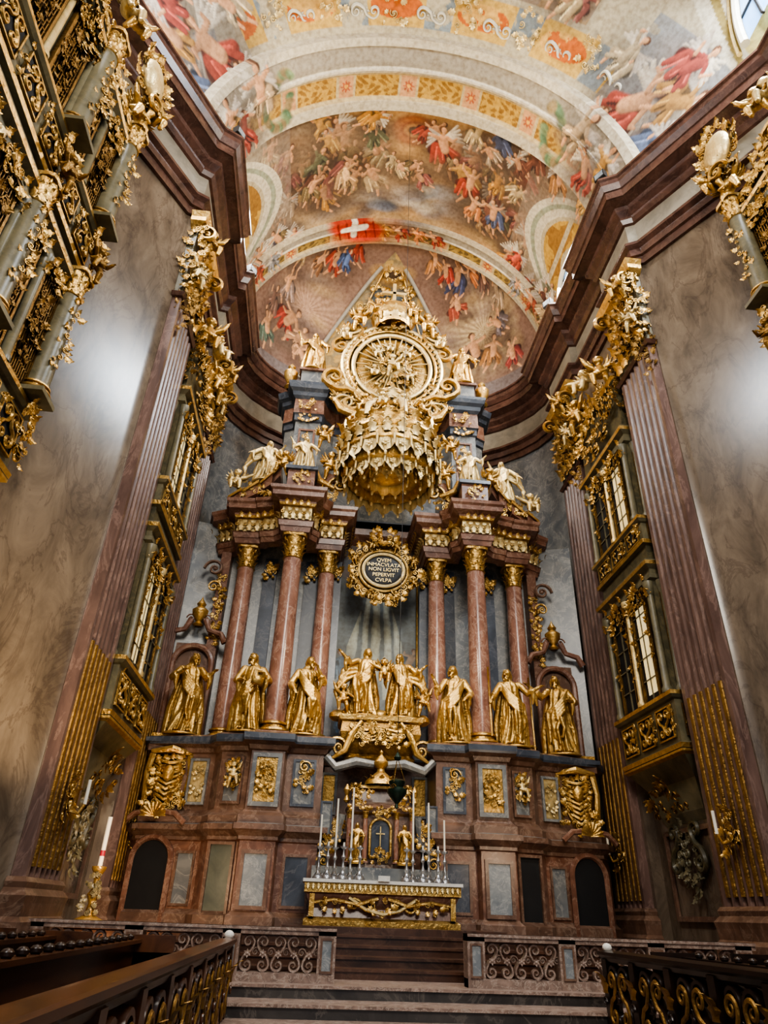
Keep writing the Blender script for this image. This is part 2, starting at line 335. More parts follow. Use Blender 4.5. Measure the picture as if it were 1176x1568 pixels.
def mk_putto(pose=0):
    T=MB(); m='gold'
    ell(T,(0,0,.42),(.13,.11,.17),m); ell(T,(0,-.02,.32),(.135,.12,.12),m); ell(T,(0,-.01,.72),(.105,.11,.12),m,14); ell(T,(0,-.12,.71),(.02,.02,.025),m,8)
    ell(T,(-.05,-.085,.68),(.04,.035,.035),m,8); ell(T,(.05,-.085,.68),(.04,.035,.035),m,8)
    for k in range(10):
        a=k*.63; ell(T,(.09*math.cos(a),.03+.08*math.sin(a),.78),(.04,.04,.04),m,8)
    tube(T,[(0,0,.5),(0,0,.62)],.06,m,8)
    L={0:((-.24,-.08,.62),(-.32,-.12,.8)),1:((-.22,-.1,.42),(-.2,-.26,.45)),2:((-.26,0,.58),(-.45,-.05,.66))}[pose]
    Rr={0:((.24,-.05,.45),(.3,-.18,.38)),1:((.24,-.1,.6),(.3,-.1,.78)),2:((.22,-.1,.42),(.16,-.25,.5))}[pose]
    for s,(e,w) in ((-1,L),(1,Rr)):
        tube(T,[(s*.11,0,.53),e,w],[.06,.055,.04],m,8); hand(T,w,Vector(w)-Vector(e),.1,m,side=-s)
    legs={0:(((-.1,-.02,.3),(-.14,-.2,.2),(-.12,-.14,-.02)),((.08,0,.3),(.12,-.1,.12),(.16,.02,-.1))),
          1:(((-.08,0,.28),(-.1,-.08,.1),(-.14,.02,-.12)),((.1,-.02,.28),(.16,-.2,.24),(.2,-.16,.02))),
          2:(((-.08,-.05,.3),(-.12,-.26,.28),(-.14,-.24,.06)),((.08,-.05,.3),(.14,-.25,.26),(.1,-.26,.05)))}[pose]
    for l in legs:
        tube(T,l,[.09,.075,.045],m,8); e=Vector(l[2]); tube(T,[e,e+Vector((0,-.09,-.03))],[.04,.03],m,8)
    tube(T,[(-.15,-.1,.34),(0,-.14,.28),(.16,-.08,.36),(.24,0,.3)],[.03,.05,.045,.02],m,8)
    t=MB(); t.inst(fuse(T,.017,1),Matrix.Identity(4),'gold')
    for s in (-1,1):
        for k in range(5): t.inst(LEAFS,F((s*.06,.1,.52),(0,-1),s=.42-.03*k,roll=s*(.5+.33*k),sx=.55))
    return t.T()
PUT=[mk_putto(i) for i in range(3)]
def putto(mb,pos,s,out=(0,-1),k=0,m='gold',flip=1,roll=0): mb.inst(PUT[k],F(pos,out,s=s,sx=flip,roll=roll),m)
# ================================================================ SHELL
Z0=21.2; WA=6.55
def aY(Y): return WA+min(max(12.2-Y,0),4.2)*.6
wallR=[(9.05,-6),(9.05,8.0),(WA,12.2),(WA-.2,12.3),(WA-.2,14.15),(WA+.05,14.2),(WA+.05,17.3),(WA-.2,17.35),(WA-.2,19.4),(WA+.05,19.45)]
for k in range(1,10):
    a=pi/2*k/9; wallR.append(((WA+.05)*math.cos(a),19.8+4.3*math.sin(a)))
wallR[-1]=(0,24.1)
full=[(-x,y) for x,y in wallR]+wallR[::-1][1:]
wl=MB(); sweep(wl,mp(wallR[:10],-1),[(0,-.2),(0,Z0+.2)],'pier_marble'); wl.obj('wall_left')
wl=MB(); sweep(wl,mp(wallR[:10],1),[(0,-.2),(0,Z0+.2)],'pier_marble'); wl.obj('wall_right')
wb=MB(); sweep(wb,[(-x,y) for x,y in wallR[9:]]+wallR[9:][::-1][1:],[(0,-.2),(0,Z0+.2)],'blue_marble'); wb.obj('wall_back')
en=MB()
E=[(.0,18.0),(.1,18.0),(.12,18.25),(.2,18.27),(.22,18.5),(.34,18.6),(.34,18.7),(.14,18.75,'frieze_stone'),(.14,19.65),
   (.22,19.68),(.3,19.8),(.3,19.9),(.45,20.05),(.47,20.2),(.74,20.3),(.78,20.3),(.78,20.6),(.82,20.62),(.92,20.8),(.94,20.95),(1.,21.0),(1.,21.08),(.9,21.1,'frieze_stone'),(-.1,21.25)]
sweep(en,full,E,'cornice_marble'); en.obj('cornice_trim',ang=25)
def vn(U,V,s,seed,octv=4):
    rs=np.random.RandomState(seed); out=np.zeros_like(U); amp=1;tot=0
    for o in range(octv):
        g=rs.rand(64,64); u=U*s*2**o+13.7*o; v=V*s*2**o+7.1*o; i=np.floor(u).astype(int); j=np.floor(v).astype(int); fu=u-i; fv=v-j
        fu=fu*fu*(3-2*fu); fv=fv*fv*(3-2*fv)
        out+=amp*((g[i%64,j%64]*(1-fu)+g[(i+1)%64,j%64]*fu)*(1-fv)+(g[i%64,(j+1)%64]*(1-fu)+g[(i+1)%64,(j+1)%64]*fu)*fv); tot+=amp; amp*=.55
    return out/tot
L3=lambda c:np.array(lin(c))
def mixc(C,mask,c):
    c=L3(c) if not isinstance(c,np.ndarray) else c; C[:]=C*(1-mask[:,None])+c*mask[:,None]
def blob(U,V,C,u,v,a,b,ang,col_,soft=.25,shade=.3,al=1.):
    R0=max(a,b)*1.4; I=np.where((abs(U-u)<R0)&(abs(V-v)<R0))[0]
    if len(I)==0: return
    du=U[I]-u; dv=V[I]-v; c,s=math.cos(ang),math.sin(ang); x=(du*c+dv*s)/a; y=(-du*s+dv*c)/b; d=np.sqrt(x*x+y*y)
    m=np.clip((1+soft-d)/(2*soft)+.0,0,1)*al; cc=L3(col_)[None,:]*(1+shade*(-x*.5+y*.7))[:,None]
    C[I]=C[I]*(1-m[:,None])+np.clip(cc,0,1)*m[:,None]
def capsule(U,V,C,p,q,r0,r1,col_,shade=.55):
    R0=max(r0,r1)*1.3; I=np.where((U>min(p[0],q[0])-R0)&(U<max(p[0],q[0])+R0)&(V>min(p[1],q[1])-R0)&(V<max(p[1],q[1])+R0))[0]
    if len(I)==0: return
    du=U[I]-p[0]; dv=V[I]-p[1]; ex,ey=q[0]-p[0],q[1]-p[1]; L2=ex*ex+ey*ey+1e-9; t=np.clip((du*ex+dv*ey)/L2,0,1); x=du-ex*t; y=dv-ey*t; rad=r0+(r1-r0)*t; d=np.sqrt(x*x+y*y)/rad
    m=np.clip((1.15-d)/.3,0,1); sh=1+shade*((-x*.6-y*.6)/rad)-.25*np.clip(d-.6,0,1); cc=L3(col_)[None,:]*np.clip(sh,.25,1.7)[:,None]
    C[I]=C[I]*(1-m[:,None])+np.clip(cc,0,1)*m[:,None]
SK=(208,156,114)
def fig(U,V,C,u,v,s,ang,cl,r,sk=SK,wing=False,fl=-1):
    f=r.choice((-1,1)); 
    def P(x,y):
        c,sn=math.cos(ang),math.sin(ang); x*=f; X=x*c-y*sn; Y=x*sn+y*c; return u+s*X, v+s*Y*fl
    def cp(a,b,r0,r1,c_,sh=.55): capsule(U,V,C,P(*a),P(*b),r0*s,r1*s,c_,sh)
    q=P(0,-.1); blob(U,V,C,q[0],q[1],.46*s,.55*s,0,(58,40,28),.8,0,.5)
    dk=tuple(int(x*.5) for x in cl); lt=tuple(min(255,int(x*1.3+18)) for x in cl)
    if wing:
        for k in range(5):
            cp((.06,.25),(.34+.03*k,.5-.1*k),.05,.03,(204,192,172)); cp((-.06,.25),(-.3-.03*k,.46-.1*k),.05,.03,(176,164,150))
    j=lambda a,b:r.uniform(a,b)
    hip=(0,-.05); ch=(j(-.05,.08),.2); hd=(ch[0]+j(-.03,.06),.4); k1=(.2+j(-.05,.08),-.18+j(-.06,.06)); f1=(k1[0]-j(.02,.14),k1[1]-.28); k2=(-.05+j(-.1,.05),-.32); f2=(k2[0]-j(0,.2),-.56)
    cp(ch,(-.3,-.02),.09,.12,dk); cp((-.22,.05),(-.36,-.3),.1,.05,cl); cp((-.18,.02),(-.28,-.36),.03,.02,lt)
    cp(k2,f2,.05,.032,sk); cp(hip,k2,.09,.06,sk if r.random()<.5 else cl)
    cp(k1,f1,.05,.032,sk); cp(hip,k1,.13,.09,cl); cp((-.08,-.06),k2,.11,.07,cl); cp((.02,-.02),(k1[0],k1[1]-.14),.07,.05,cl); cp((0,-.02),(.12,-.26),.025,.02,dk); cp((.06,0),(k1[0]-.01,k1[1]+.02),.022,.02,lt); cp((-.06,-.04),(-.08,-.28),.022,.015,lt); cp((-.02,-.05),(.0,-.32),.022,.015,dk)
    bare=r.random()<.45
    cp(hip,ch,.1,.115,sk if bare else lt if r.random()<.3 else cl)
    for sd in (-1,1):
        sh=(ch[0]+sd*.1,.24); e=(sh[0]+sd*j(.1,.2),.24+j(-.18,.16)); w=(e[0]+sd*j(-.08,.14),e[1]+j(-.1,.18)); cp(sh,e,.045,.038,sk if bare else cl); cp(e,w,.036,.026,sk)
    cp((hd[0],.33),hd,.035,.035,sk); cp((hd[0]-.01,.43),(hd[0]-.02,.44),.078,.075,(90,58,36)); cp((hd[0]+.015,.4),(hd[0]+.01,.42),.062,.058,sk)
PAL=[(150,60,42),(76,84,112),(190,136,62),(182,158,118),(112,94,62),(138,82,74),(98,102,76),(190,120,72),(158,138,114),(106,64,48),(152,108,64),(178,142,100),(196,150,84)]
def paint_vault(PHI,Y):
    U=PHI*6.4; V=Y; n=len(U); deg=np.degrees(PHI); D=lambda d:math.radians(d)*6.4
    C=np.tile(L3((194,180,150)),(n,1)); nz=vn(U,V,.45,3); n2=vn(U,V,1.6,5)
    mid=((Y>13.8)&(Y<19.9)&(deg>36)&(deg<144)).astype(float)
    sky=np.array([L3((206,166,112))])*(.5+.8*nz[:,None]); C=np.where(mid[:,None]>0,sky,C)
    br=np.clip((n2-.5)*5,0,1)*mid; mixc(C,br*.35,(146,102,64))
    darkL=np.clip(1-abs(deg-52)/18,0,1)*mid; mixc(C,np.clip(darkL*1.8,0,1)*.85,(104,78,48))
    darkR=np.clip(1-abs(deg-132)/15,0,1)*mid; mixc(C,np.clip(darkR*1.6,0,1)*.85,(100,68,40))
    r=random.Random(11)
    for k in range(9):
        capsule(U,V,C,(D(44),14.3+.32*k),(D(62),14.0+.32*k),.06,.06,(166,130,80),.3)
    for k in range(5): capsule(U,V,C,(D(126+3.4*k),14.2),(D(124+3.4*k),16.2),.09,.11,(146,104,60),.8)
    for k in range(3): capsule(U,V,C,(D(122),14.2+.25*k),(D(143),14.3+.25*k),.08,.08,(128,90,54),.7)
    for k in range(90):
        blob(U,V,C,D(r.uniform(44,134)),r.uniform(14.2,18.8),r.uniform(.35,1.05),r.uniform(.16,.42),r.uniform(-.4,.4),r.choice([(138,126,118),(186,156,114),(104,84,70),(206,174,120),(160,114,72),(150,128,100)]),.6,.5,.85)
    blob(U,V,C,D(91),15.1,2.0,1.3,0,(216,164,94),.7,0,.8)
    for k in range(5): blob(U,V,C,D(91),14.75,.95-.17*k,.6-.11*k,0,[(142,76,40),(196,122,64),(158,86,46),(204,142,80),(66,42,30)][k],.15,.3)
    for k in range(26): blob(U,V,C,D(r.uniform(68,122)),r.uniform(16.9,18.5),r.uniform(.3,.7),r.uniform(.18,.32),r.uniform(-.3,.3),r.choice([(100,104,118),(140,142,146),(186,174,156),(118,106,100)]),.5,.6,.9)
    groups=[(60,14.6,4,1.5),(70,15.5,5,1.5),(54,15.8,5,1.5),(77,14.6,3,1.2),(48,17.0,4,1.5),(61,17.2,4,1.5),(75,16.6,4,1.35),(104,14.6,4,1.3),(109,15.7,6,1.65),(119,16.3,5,1.6),(129,15.4,4,1.5),(120,14.5,4,1.3),(132,17.0,5,1.6),(116,17.6,4,1.3),(90,16.2,4,1.05),(138,15.6,3,1.4),(44,15.0,3,1.4)]
    for (d,y,nn,s_) in groups:
        blob(U,V,C,D(d),y+.35,1.3,.6,r.uniform(-.3,.3),r.choice([(122,100,80),(140,116,90),(110,90,74)]),.6,.4,.85)
        for i in range(nn): fig(U,V,C,D(d)+r.uniform(-1.1,1.1),y+r.uniform(-.5,.5),s_*r.uniform(.75,1.1),r.uniform(-.8,.8),r.choice(PAL),r,wing=r.random()<.2)
    for c0 in (0,180):
        q=np.sqrt(((Y-16.4)/2.5)**2+((deg-c0)/42)**2); z=(Y>13.8)&(Y<19.0)&(abs(deg-c0)<46)
        mixc(C,(z&(q>=1)).astype(float)*.5,(150,134,118))
        mixc(C,(z&(q<1)).astype(float),(216,206,180)); mixc(C,(z&(q<.93)&(q>.88)).astype(float),(158,162,136)); mixc(C,(z&(q<.80)).astype(float),(190,176,142))
        p=z&(q<.76)&(q>.5)&((np.mod(deg,12)>2)); mixc(C,p.astype(float),(200,158,66)); mixc(C,(p&(n2>.52)).astype(float),(156,112,44))
        mixc(C,(z&(q<.46)).astype(float),(200,194,174))
        for k in range(12):
            y=r.choice((14.2,18.5,18.9)); fig(U,V,C,D(abs(c0-r.uniform(10,48))),y+r.uniform(-.2,.2),1.3,r.uniform(-.6,.6),r.choice(PAL),r,wing=True)
    nv=(Y<11.6)
    mixc(C,nv.astype(float),(190,178,150))
    s=U/2.6; fs=s-np.floor(s); b1=(Y>10.15)&(Y<11.3); ornp=b1&(fs>.16)&(fs<.84)&(deg>34)&(deg<146)
    mixc(C,ornp.astype(float),(212,172,86)); inner=b1&(Y>10.35)&(Y<11.1)&(np.sqrt(((fs-.5)/.3)**2+((Y-10.72)/.36)**2)<1)&ornp; mixc(C,inner.astype(float),(202,104,36)); mixc(C,(inner&(n2>.5)).astype(float),(228,178,92))
    sc1=b1&(~ornp)&(deg>34)&(deg<146); mixc(C,(sc1&(n2>.5)).astype(float),(136,146,150))
    b0=nv&(Y<10.0)&(deg>50)&(deg<130); mixc(C,b0.astype(float)*.8,(164,132,92)); mixc(C,(b0&(nz>.5)).astype(float)*.6,(136,124,116))
    for k in range(26): fig(U,V,C,D(r.uniform(52,128)),r.uniform(7.4,9.7),r.uniform(1.,1.4),r.uniform(-1,1),r.choice(PAL),r)
    for c0 in (0,180):
        z=nv&(abs(deg-c0)<36)&(Y>8.9); mixc(C,z.astype(float)*.8,(134,138,144)); mixc(C,(z&(nz>.5)).astype(float)*.6,(184,170,138))
        z2=nv&(abs(deg-c0)<46)&(Y<=8.9); q=np.sqrt(((Y-6.4)/2.7)**2+((deg-c0)/46)**2); mixc(C,(z2&(q<1)).astype(float),(218,210,188)); mixc(C,(z2&(q<.9)&(q>.84)).astype(float),(156,138,80)); mixc(C,(z2&(q<.8)).astype(float),(212,194,124))
        for k in range(8): blob(U,V,C,D(abs(c0-r.uniform(8,34))),r.uniform(9.2,12),.8,.4,r.uniform(-.5,.5),r.choice([(144,132,124),(182,168,144),(106,98,98)]),.6,.4,.8)
        for (d,y,s_,c_) in [(26,11.0,2.3,(156,66,50)),(15,10.2,1.8,(178,132,66)),(10,11.4,1.7,(84,96,122)),(20,9.5,1.6,(142,62,50)),(36,10.2,1.4,(170,152,122)),(32,12.1,1.5,(106,124,98))]:
            fig(U,V,C,D(abs(c0-d)),y,s_,(.5 if c0==0 else -.5)+r.uniform(-.3,.3),c_,r,wing=True)
        for k in range(16):
            a=k/15*2.6-.4; blob(U,V,C,D(abs(c0-(38+6*math.cos(a)))),12.7+.6*math.sin(a)*1.2,.2,.14,a,(94,126,92),.3,.3)
    return U,V,C,n2,deg
def arch_colors(PHI,Y,y0,y1,col1,col2):
    U=PHI*6.4; n=len(U); C=np.tile(L3((202,190,164)),(n,1)); t=(Y-y0)/(y1-y0)
    mixc(C,((t>.12)&(t<.38)).astype(float),(160,150,132)); mixc(C,((t>.38)&(t<.43)).astype(float),(220,210,188))
    s=U/2.35; fs=s-np.floor(s); band=(t>.46)&(t<.84)
    mixc(C,band.astype(float),(200,180,134)); pn=band&(t>.5)&(t<.8)&(fs>.28)&(fs<.96)
    mixc(C,pn.astype(float),col1); nn=np.sin(U*14+2*np.sin(Y*9))*np.sin(Y*16+1.5*np.sin(U*6)); mixc(C,(pn&(nn>.1)).astype(float),col2)
    rs=band&(t>.5)&(t<.8)&(fs<.24); mixc(C,rs.astype(float),(210,158,110)); d=np.sqrt(((fs-.12)*2.35)**2+(Y-(y0+.65*(y1-y0)))**2); an=np.arctan2(Y-(y0+.65*(y1-y0)),(fs-.12)*2.35); mixc(C,((d<.16+.06*np.cos(8*an))&band).astype(float),(184,96,58)); mixc(C,((d<.07)&band).astype(float),(230,176,80))
    return U,C
def vault_grid(Ys,PH,inset=0.):
    P=np.zeros((len(Ys),len(PH),3))
    for i,y in enumerate(Ys):
        A=aY(y); B=6.8+(A-WA)*.35; io=inset[i] if hasattr(inset,'__len__') else inset
        P[i,:,0]=-(A-io)*np.cos(PH); P[i,:,1]=y; P[i,:,2]=Z0+(B-io)*np.sin(PH)
    return P
Ys=np.concatenate([np.arange(-6,7,.4),np.arange(7,13.8,.045),np.arange(13.8,19.81,.026)]); PH=np.linspace(0,pi,760)
P=vault_grid(Ys,PH); YY,PP=np.meshgrid(Ys,PH,indexing='ij')
_,_,C,_,_=paint_vault(PP.ravel(),YY.ravel())
mb=MB(); grid(mb,P,'fresco'); mb.col=np.clip(C,0,1); ceil=mb.obj('ceiling',ang=80)
def arch(name,y0,y1,ins,c1,c2,flag=False):
    t=np.array([0,.001,.1,.11,.38,.39,.42,.43,.46,.47,.5,.6,.7,.8,.81,.84,.85,.93,.999,1.]); io=np.array([0,ins,ins,ins*.7,ins*.7,ins*.95,ins*.95,ins*.75,ins*.75,ins*.6,ins*.45,ins*.45,ins*.45,ins*.45,ins*.6,ins*.75,ins,ins,ins,-.05])
    tt=np.unique(np.concatenate([t,np.linspace(0.001,.999,56)])); ii=np.interp(tt,t,io); ys=y0+tt*(y1-y0)
    ph=np.linspace(0,pi,700); P=vault_grid(ys,ph,ii); yy,pp=np.meshgrid(ys,ph,indexing='ij')
    U,C=arch_colors(pp.ravel(),yy.ravel(),y0,y1,c1,c2); V=yy.ravel()
    r=random.Random(3)
    for c0 in (0,180):
        dd=lambda d:math.radians(abs(c0-d))*6.4
        if not flag:
            for k in range(22):
                a=k/21*4.; blob(U,V,C,dd(40+5*math.cos(a*1.5)),12.9+.8*math.sin(a*1.3),.2,.14,a,r.choice([(92,120,88),(120,140,100),(150,130,90)]),.3,.5)
            for (d,y,s_,c_) in [(32,12.4,1.9,(172,148,116)),(24,13.2,1.6,(150,64,48)),(16,12.6,1.7,(178,134,70))]: 
                blob(U,V,C,dd(d),y+.3,.8,.4,0,(136,124,114),.6,.4,.8); fig(U,V,C,dd(d),y,s_,r.uniform(-.6,.6),c_,r,wing=True)
        else:
            for (d,y,s_,c_) in [(26,19.2,1.2,(156,74,48)),(18,19.0,1.2,(182,156,118)),(36,19.3,1.,(132,130,132))]: fig(U,V,C,dd(d),y,s_,r.uniform(-.6,.6),c_,r,wing=True)
    if flag:
        for k in range(14): blob(U,V,C,math.radians(r.uniform(66,104))*6.4,r.uniform(18.6,19.9),r.uniform(.4,.8),.3,r.uniform(-.5,.5),r.choice([(178,110,62),(204,164,108),(140,130,120)]),.6,.4,.9)
        for k in range(4): fig(U,V,C,math.radians(84+7*k)*6.4,19.3,1.,r.uniform(-1,1),r.choice(PAL),r)
        u0=math.radians(73)*6.4; blob(U,V,C,u0,19.1,1.3,.6,.25,(192,62,34),.15,.3)
        for k in range(5): capsule(U,V,C,(u0-.9+.4*k,18.75),(u0-.7+.4*k,19.6),.05,.03,(140,36,22),.4)
        capsule(U,V,C,(u0-.6,19.15),(u0+.4,19.0),.14,.14,(244,236,218),.1); capsule(U,V,C,(u0-.1,18.75),(u0-.1,19.45),.14,.14,(244,236,218),.1)
    mb=MB(); grid(mb,P,'fresco'); mb.col=np.clip(C,0,1); mb.obj(name,ang=30)
arch('trim_1',11.5,13.9,.32,(198,158,70),(152,110,42))
arch('trim_2',18.7,19.85,.22,(170,140,72),(114,92,50),True)
AZ=np.linspace(0,pi,480); EL=np.linspace(0,pi/2,300)
az,elv=np.meshgrid(AZ,EL,indexing='ij'); P=np.stack([-WA*np.cos(az)*np.cos(elv),19.8+4.35*np.sin(az)*np.cos(elv),Z0+6.8*np.sin(elv)],-1)
U=((az-pi/2)*5.4*np.cos(elv)).ravel(); V=(elv*6.6).ravel()
nz=vn(U,V,.6,8); n2=vn(U,V,2.2,9)
C=np.tile(L3((168,140,114)),(len(U),1))*(.55+.75*nz[:,None])
r=random.Random(5)
for (u,v,c) in ((-3.6,4.4,(240,198,164)),(4.2,3.9,(232,208,160))):
    d=np.sqrt((U-u)**2+(V-v)**2); a=np.arctan2(V-v,U-u); ray=np.clip(1-d/2.6,0,1)*(.65+.35*np.sin(a*26)); mixc(C,np.clip(ray*1.2,0,1),c); mixc(C,(np.clip((d-2.0)/.6,0,1))*.4,(120,88,80))
for k in range(46):
    s_=r.choice((-1,1)); blob(U,V,C,s_*r.uniform(2.2,6.4),r.uniform(1.4,8.6),r.uniform(.4,1.),r.uniform(.18,.4),r.uniform(-.5,.5),r.choice([(144,124,110),(176,146,108),(106,84,74),(128,110,102)]),.6,.45,.8)
mixc(C,((V<1.4)).astype(float)*.6,(108,110,116))
wm=.25+.42*(8.9-V); wedge=(np.abs(U)<wm)&(V>1.2); mixc(C,wedge.astype(float),(152,134,98))
inn=(np.abs(U)<wm*.62)&(V>1.2)&(V<8.2); mixc(C,inn.astype(float),(112,100,78)); pat=np.sin(U*9)*np.sin(V*7+np.abs(U)*4)
mixc(C,(wedge&~inn&(pat>.2)).astype(float),(190,156,92)); mixc(C,(inn&(pat>.3)).astype(float),(146,122,78))
blob(U,V,C,0,7.9,.8,.6,0,(190,150,90),.3,.3); blob(U,V,C,0,7.9,.4,.3,0,(90,70,50),.3,.3); blob(U,V,C,0,6.4,.9,.6,0,(90,102,110),.3,.3); blob(U,V,C,-1.2,4.6,.5,.8,.3,(92,98,104),.3,.3); blob(U,V,C,1.2,4.6,.5,.8,-.3,(92,98,104),.3,.3)
for sx,ps in ((-1,[(5.2,3.4,1.9,(164,54,38)),(4.4,2.9,1.6,(178,136,102)),(5.9,4.6,1.5,(148,126,116)),(6.4,2.4,1.5,(80,96,82)),(2.2,8.4,1.4,(156,58,38)),(3.2,7.2,1.6,(166,62,38)),(2.5,7.6,1.3,(62,78,116)),(5.2,7.4,1.4,(140,60,46)),(5.9,6.0,1.3,(178,148,108)),(4.0,2.2,1.2,(108,86,64)),(4.4,6.6,1.3,(122,84,54)),(6.6,3.6,1.3,(112,84,72)),(4.2,8.0,1.3,(94,100,116))]),
              (1,[(4.4,3.1,2.0,(54,38,28)),(5.4,2.8,1.6,(152,106,60)),(3.5,6.8,1.7,(58,66,100)),(2.8,7.4,1.3,(162,56,40)),(3.4,5.6,1.4,(150,70,50)),(5.9,3.9,1.4,(104,94,98)),(6.3,5.,1.4,(158,134,108)),(5.0,6.6,1.4,(178,106,58)),(3.6,1.9,1.2,(132,92,64)),(6.6,2.2,1.5,(138,58,50)),(4.2,7.6,1.4,(122,86,58)),(5.6,5.9,1.2,(92,64,54)),(2.2,8.2,1.3,(178,122,72))])):
    for (u,v,s_,c_) in ps: fig(U,V,C,sx*u*.86,v,s_,r.uniform(-.7,.7),c_,r,fl=1)
mb=MB(); grid(mb,P,'fresco'); mb.col=np.clip(C,0,1); mb.obj('ceiling_apse',ang=80)
mb=MB()
def apt(u,v,k=.985):
    e=v/6.6; a=pi/2+u/(5.4*math.cos(e)); return (-WA*k*math.cos(a)*math.cos(e),19.8+4.35*k*math.sin(a)*math.cos(e),Z0+6.8*k*math.sin(e))
for sx in (-1,1):
    tube(mb,[apt(sx*(.25+.42*(8.9-v)),v) for v in np.linspace(1.0,8.4,30)],.09,'grey_stucco',8)
    tube(mb,[apt(sx*.62*(.25+.42*(8.9-v)),v) for v in np.linspace(1.0,8.2,30)],.045,'gold',6)
for v,u in ((8.0,0),(6.9,.5),(6.9,-.5),(5.6,1.0),(5.6,-1.0),(6.2,0)):
    p=apt(u,v,.98); o=Vector((-p[0]*.05,-.9,-.5)).normalized(); clump(mb,p,o,.35,.3,14,.32,'gold',int(v*10+u*3),.4)
mb.obj('trim_3')
mb=MB()
for d in (46,64,82,100,118,136):
    A=aY(10.7)-.05; B=6.8+(aY(10.7)-WA)*.35-.05
    ph=math.radians(d); p=(-A*math.cos(ph),10.72,Z0+B*math.sin(ph)); o=Vector((math.cos(ph)/A,0,-math.sin(ph)/B)).normalized()
    clump(mb,p,o,.75,.42,22,.28,'gold_pale',d,.5)
    ph=math.radians(d+9); p=(-A*math.cos(ph),10.9,Z0+B*math.sin(ph)); o=Vector((math.cos(ph)/A,0,-math.sin(ph)/B)).normalized()
    mb.inst(SSC,F(p,o,s=.42),'white_stucco'); mb.inst(ROS,F(p,o,s=.22),'white_stucco')
mb.obj('trim_4')
def lunette(name,sg,yc,x,z0,w,h,m):
    mb=MB(); n=20; P=[]
    for k in range(n+1):
        a=pi*k/n; P.append([(sg*x,yc+w*math.cos(a)*f,z0+h*math.sin(a)*f) for f in (0,.5,1)])
    grid(mb,np.array(P),m)
    tube(mb,[(sg*(x-.05),yc+w*math.cos(a),z0+h*math.sin(a)) for a in np.linspace(0,pi,24)],.13,'white_stucco',8)
    tube(mb,[(sg*(x-.05),yc+w*1.18*math.cos(a),z0+h*1.15*math.sin(a)) for a in np.linspace(0,pi,24)],.07,'gold_pale',6)
    for k in (-.5,0,.5): box(mb,sg*x-.05,sg*x+.05,yc+k*w-.03,yc+k*w+.03,z0,z0+h*math.sqrt(1-k*k),'black_metal')
    for k in (.33,.66): box(mb,sg*x-.05,sg*x+.05,yc-w*math.sqrt(1-k*k),yc+w*math.sqrt(1-k*k),z0+h*k-.03,z0+h*k+.03,'black_metal')
    mb.obj(name)
lunette('window_1',1,6.6,8.3,22.2,1.5,3.0,'blue_window'); lunette('window_2',-1,6.6,8.3,22.2,1.5,3.0,'blue_window')
lunette('window_3',1,16.3,6.2,21.7,1.0,1.3,'blue_window'); lunette('window_4',-1,16.3,6.2,21.7,1.0,1.3,'blue_window')
mb=MB(); box(mb,-9.5,9.5,-6,24,-.3,0,'floor_stone'); mb.obj('floor')
mb=MB()
for i,(y,z) in enumerate([(10.2,.17),(10.9,.34),(11.6,.51),(12.3,.68)]):
    box(mb,-6.5,6.5,y,24,z-.17,z-.03,'floor_stone'); box(mb,-6.5,6.5,y-.04,24,z-.04,z,'rail_marble')
mb.obj('nave_steps')
mb=MB()
for i,(y,z) in enumerate([(13.5,.83),(13.95,.98),(14.4,1.13),(14.85,1.28)]):
    box(mb,-6.2,6.2,y,20,z-.15,z-.03,'step_brown'); box(mb,-6.2,6.2,y-.04,20,z-.04,z,'step_brown')
for (y,z) in ((15.2,1.4),): box(mb,-2.2,2.2,y,18.,z-.12,z,'step_brown')
mb.obj('altar_steps')
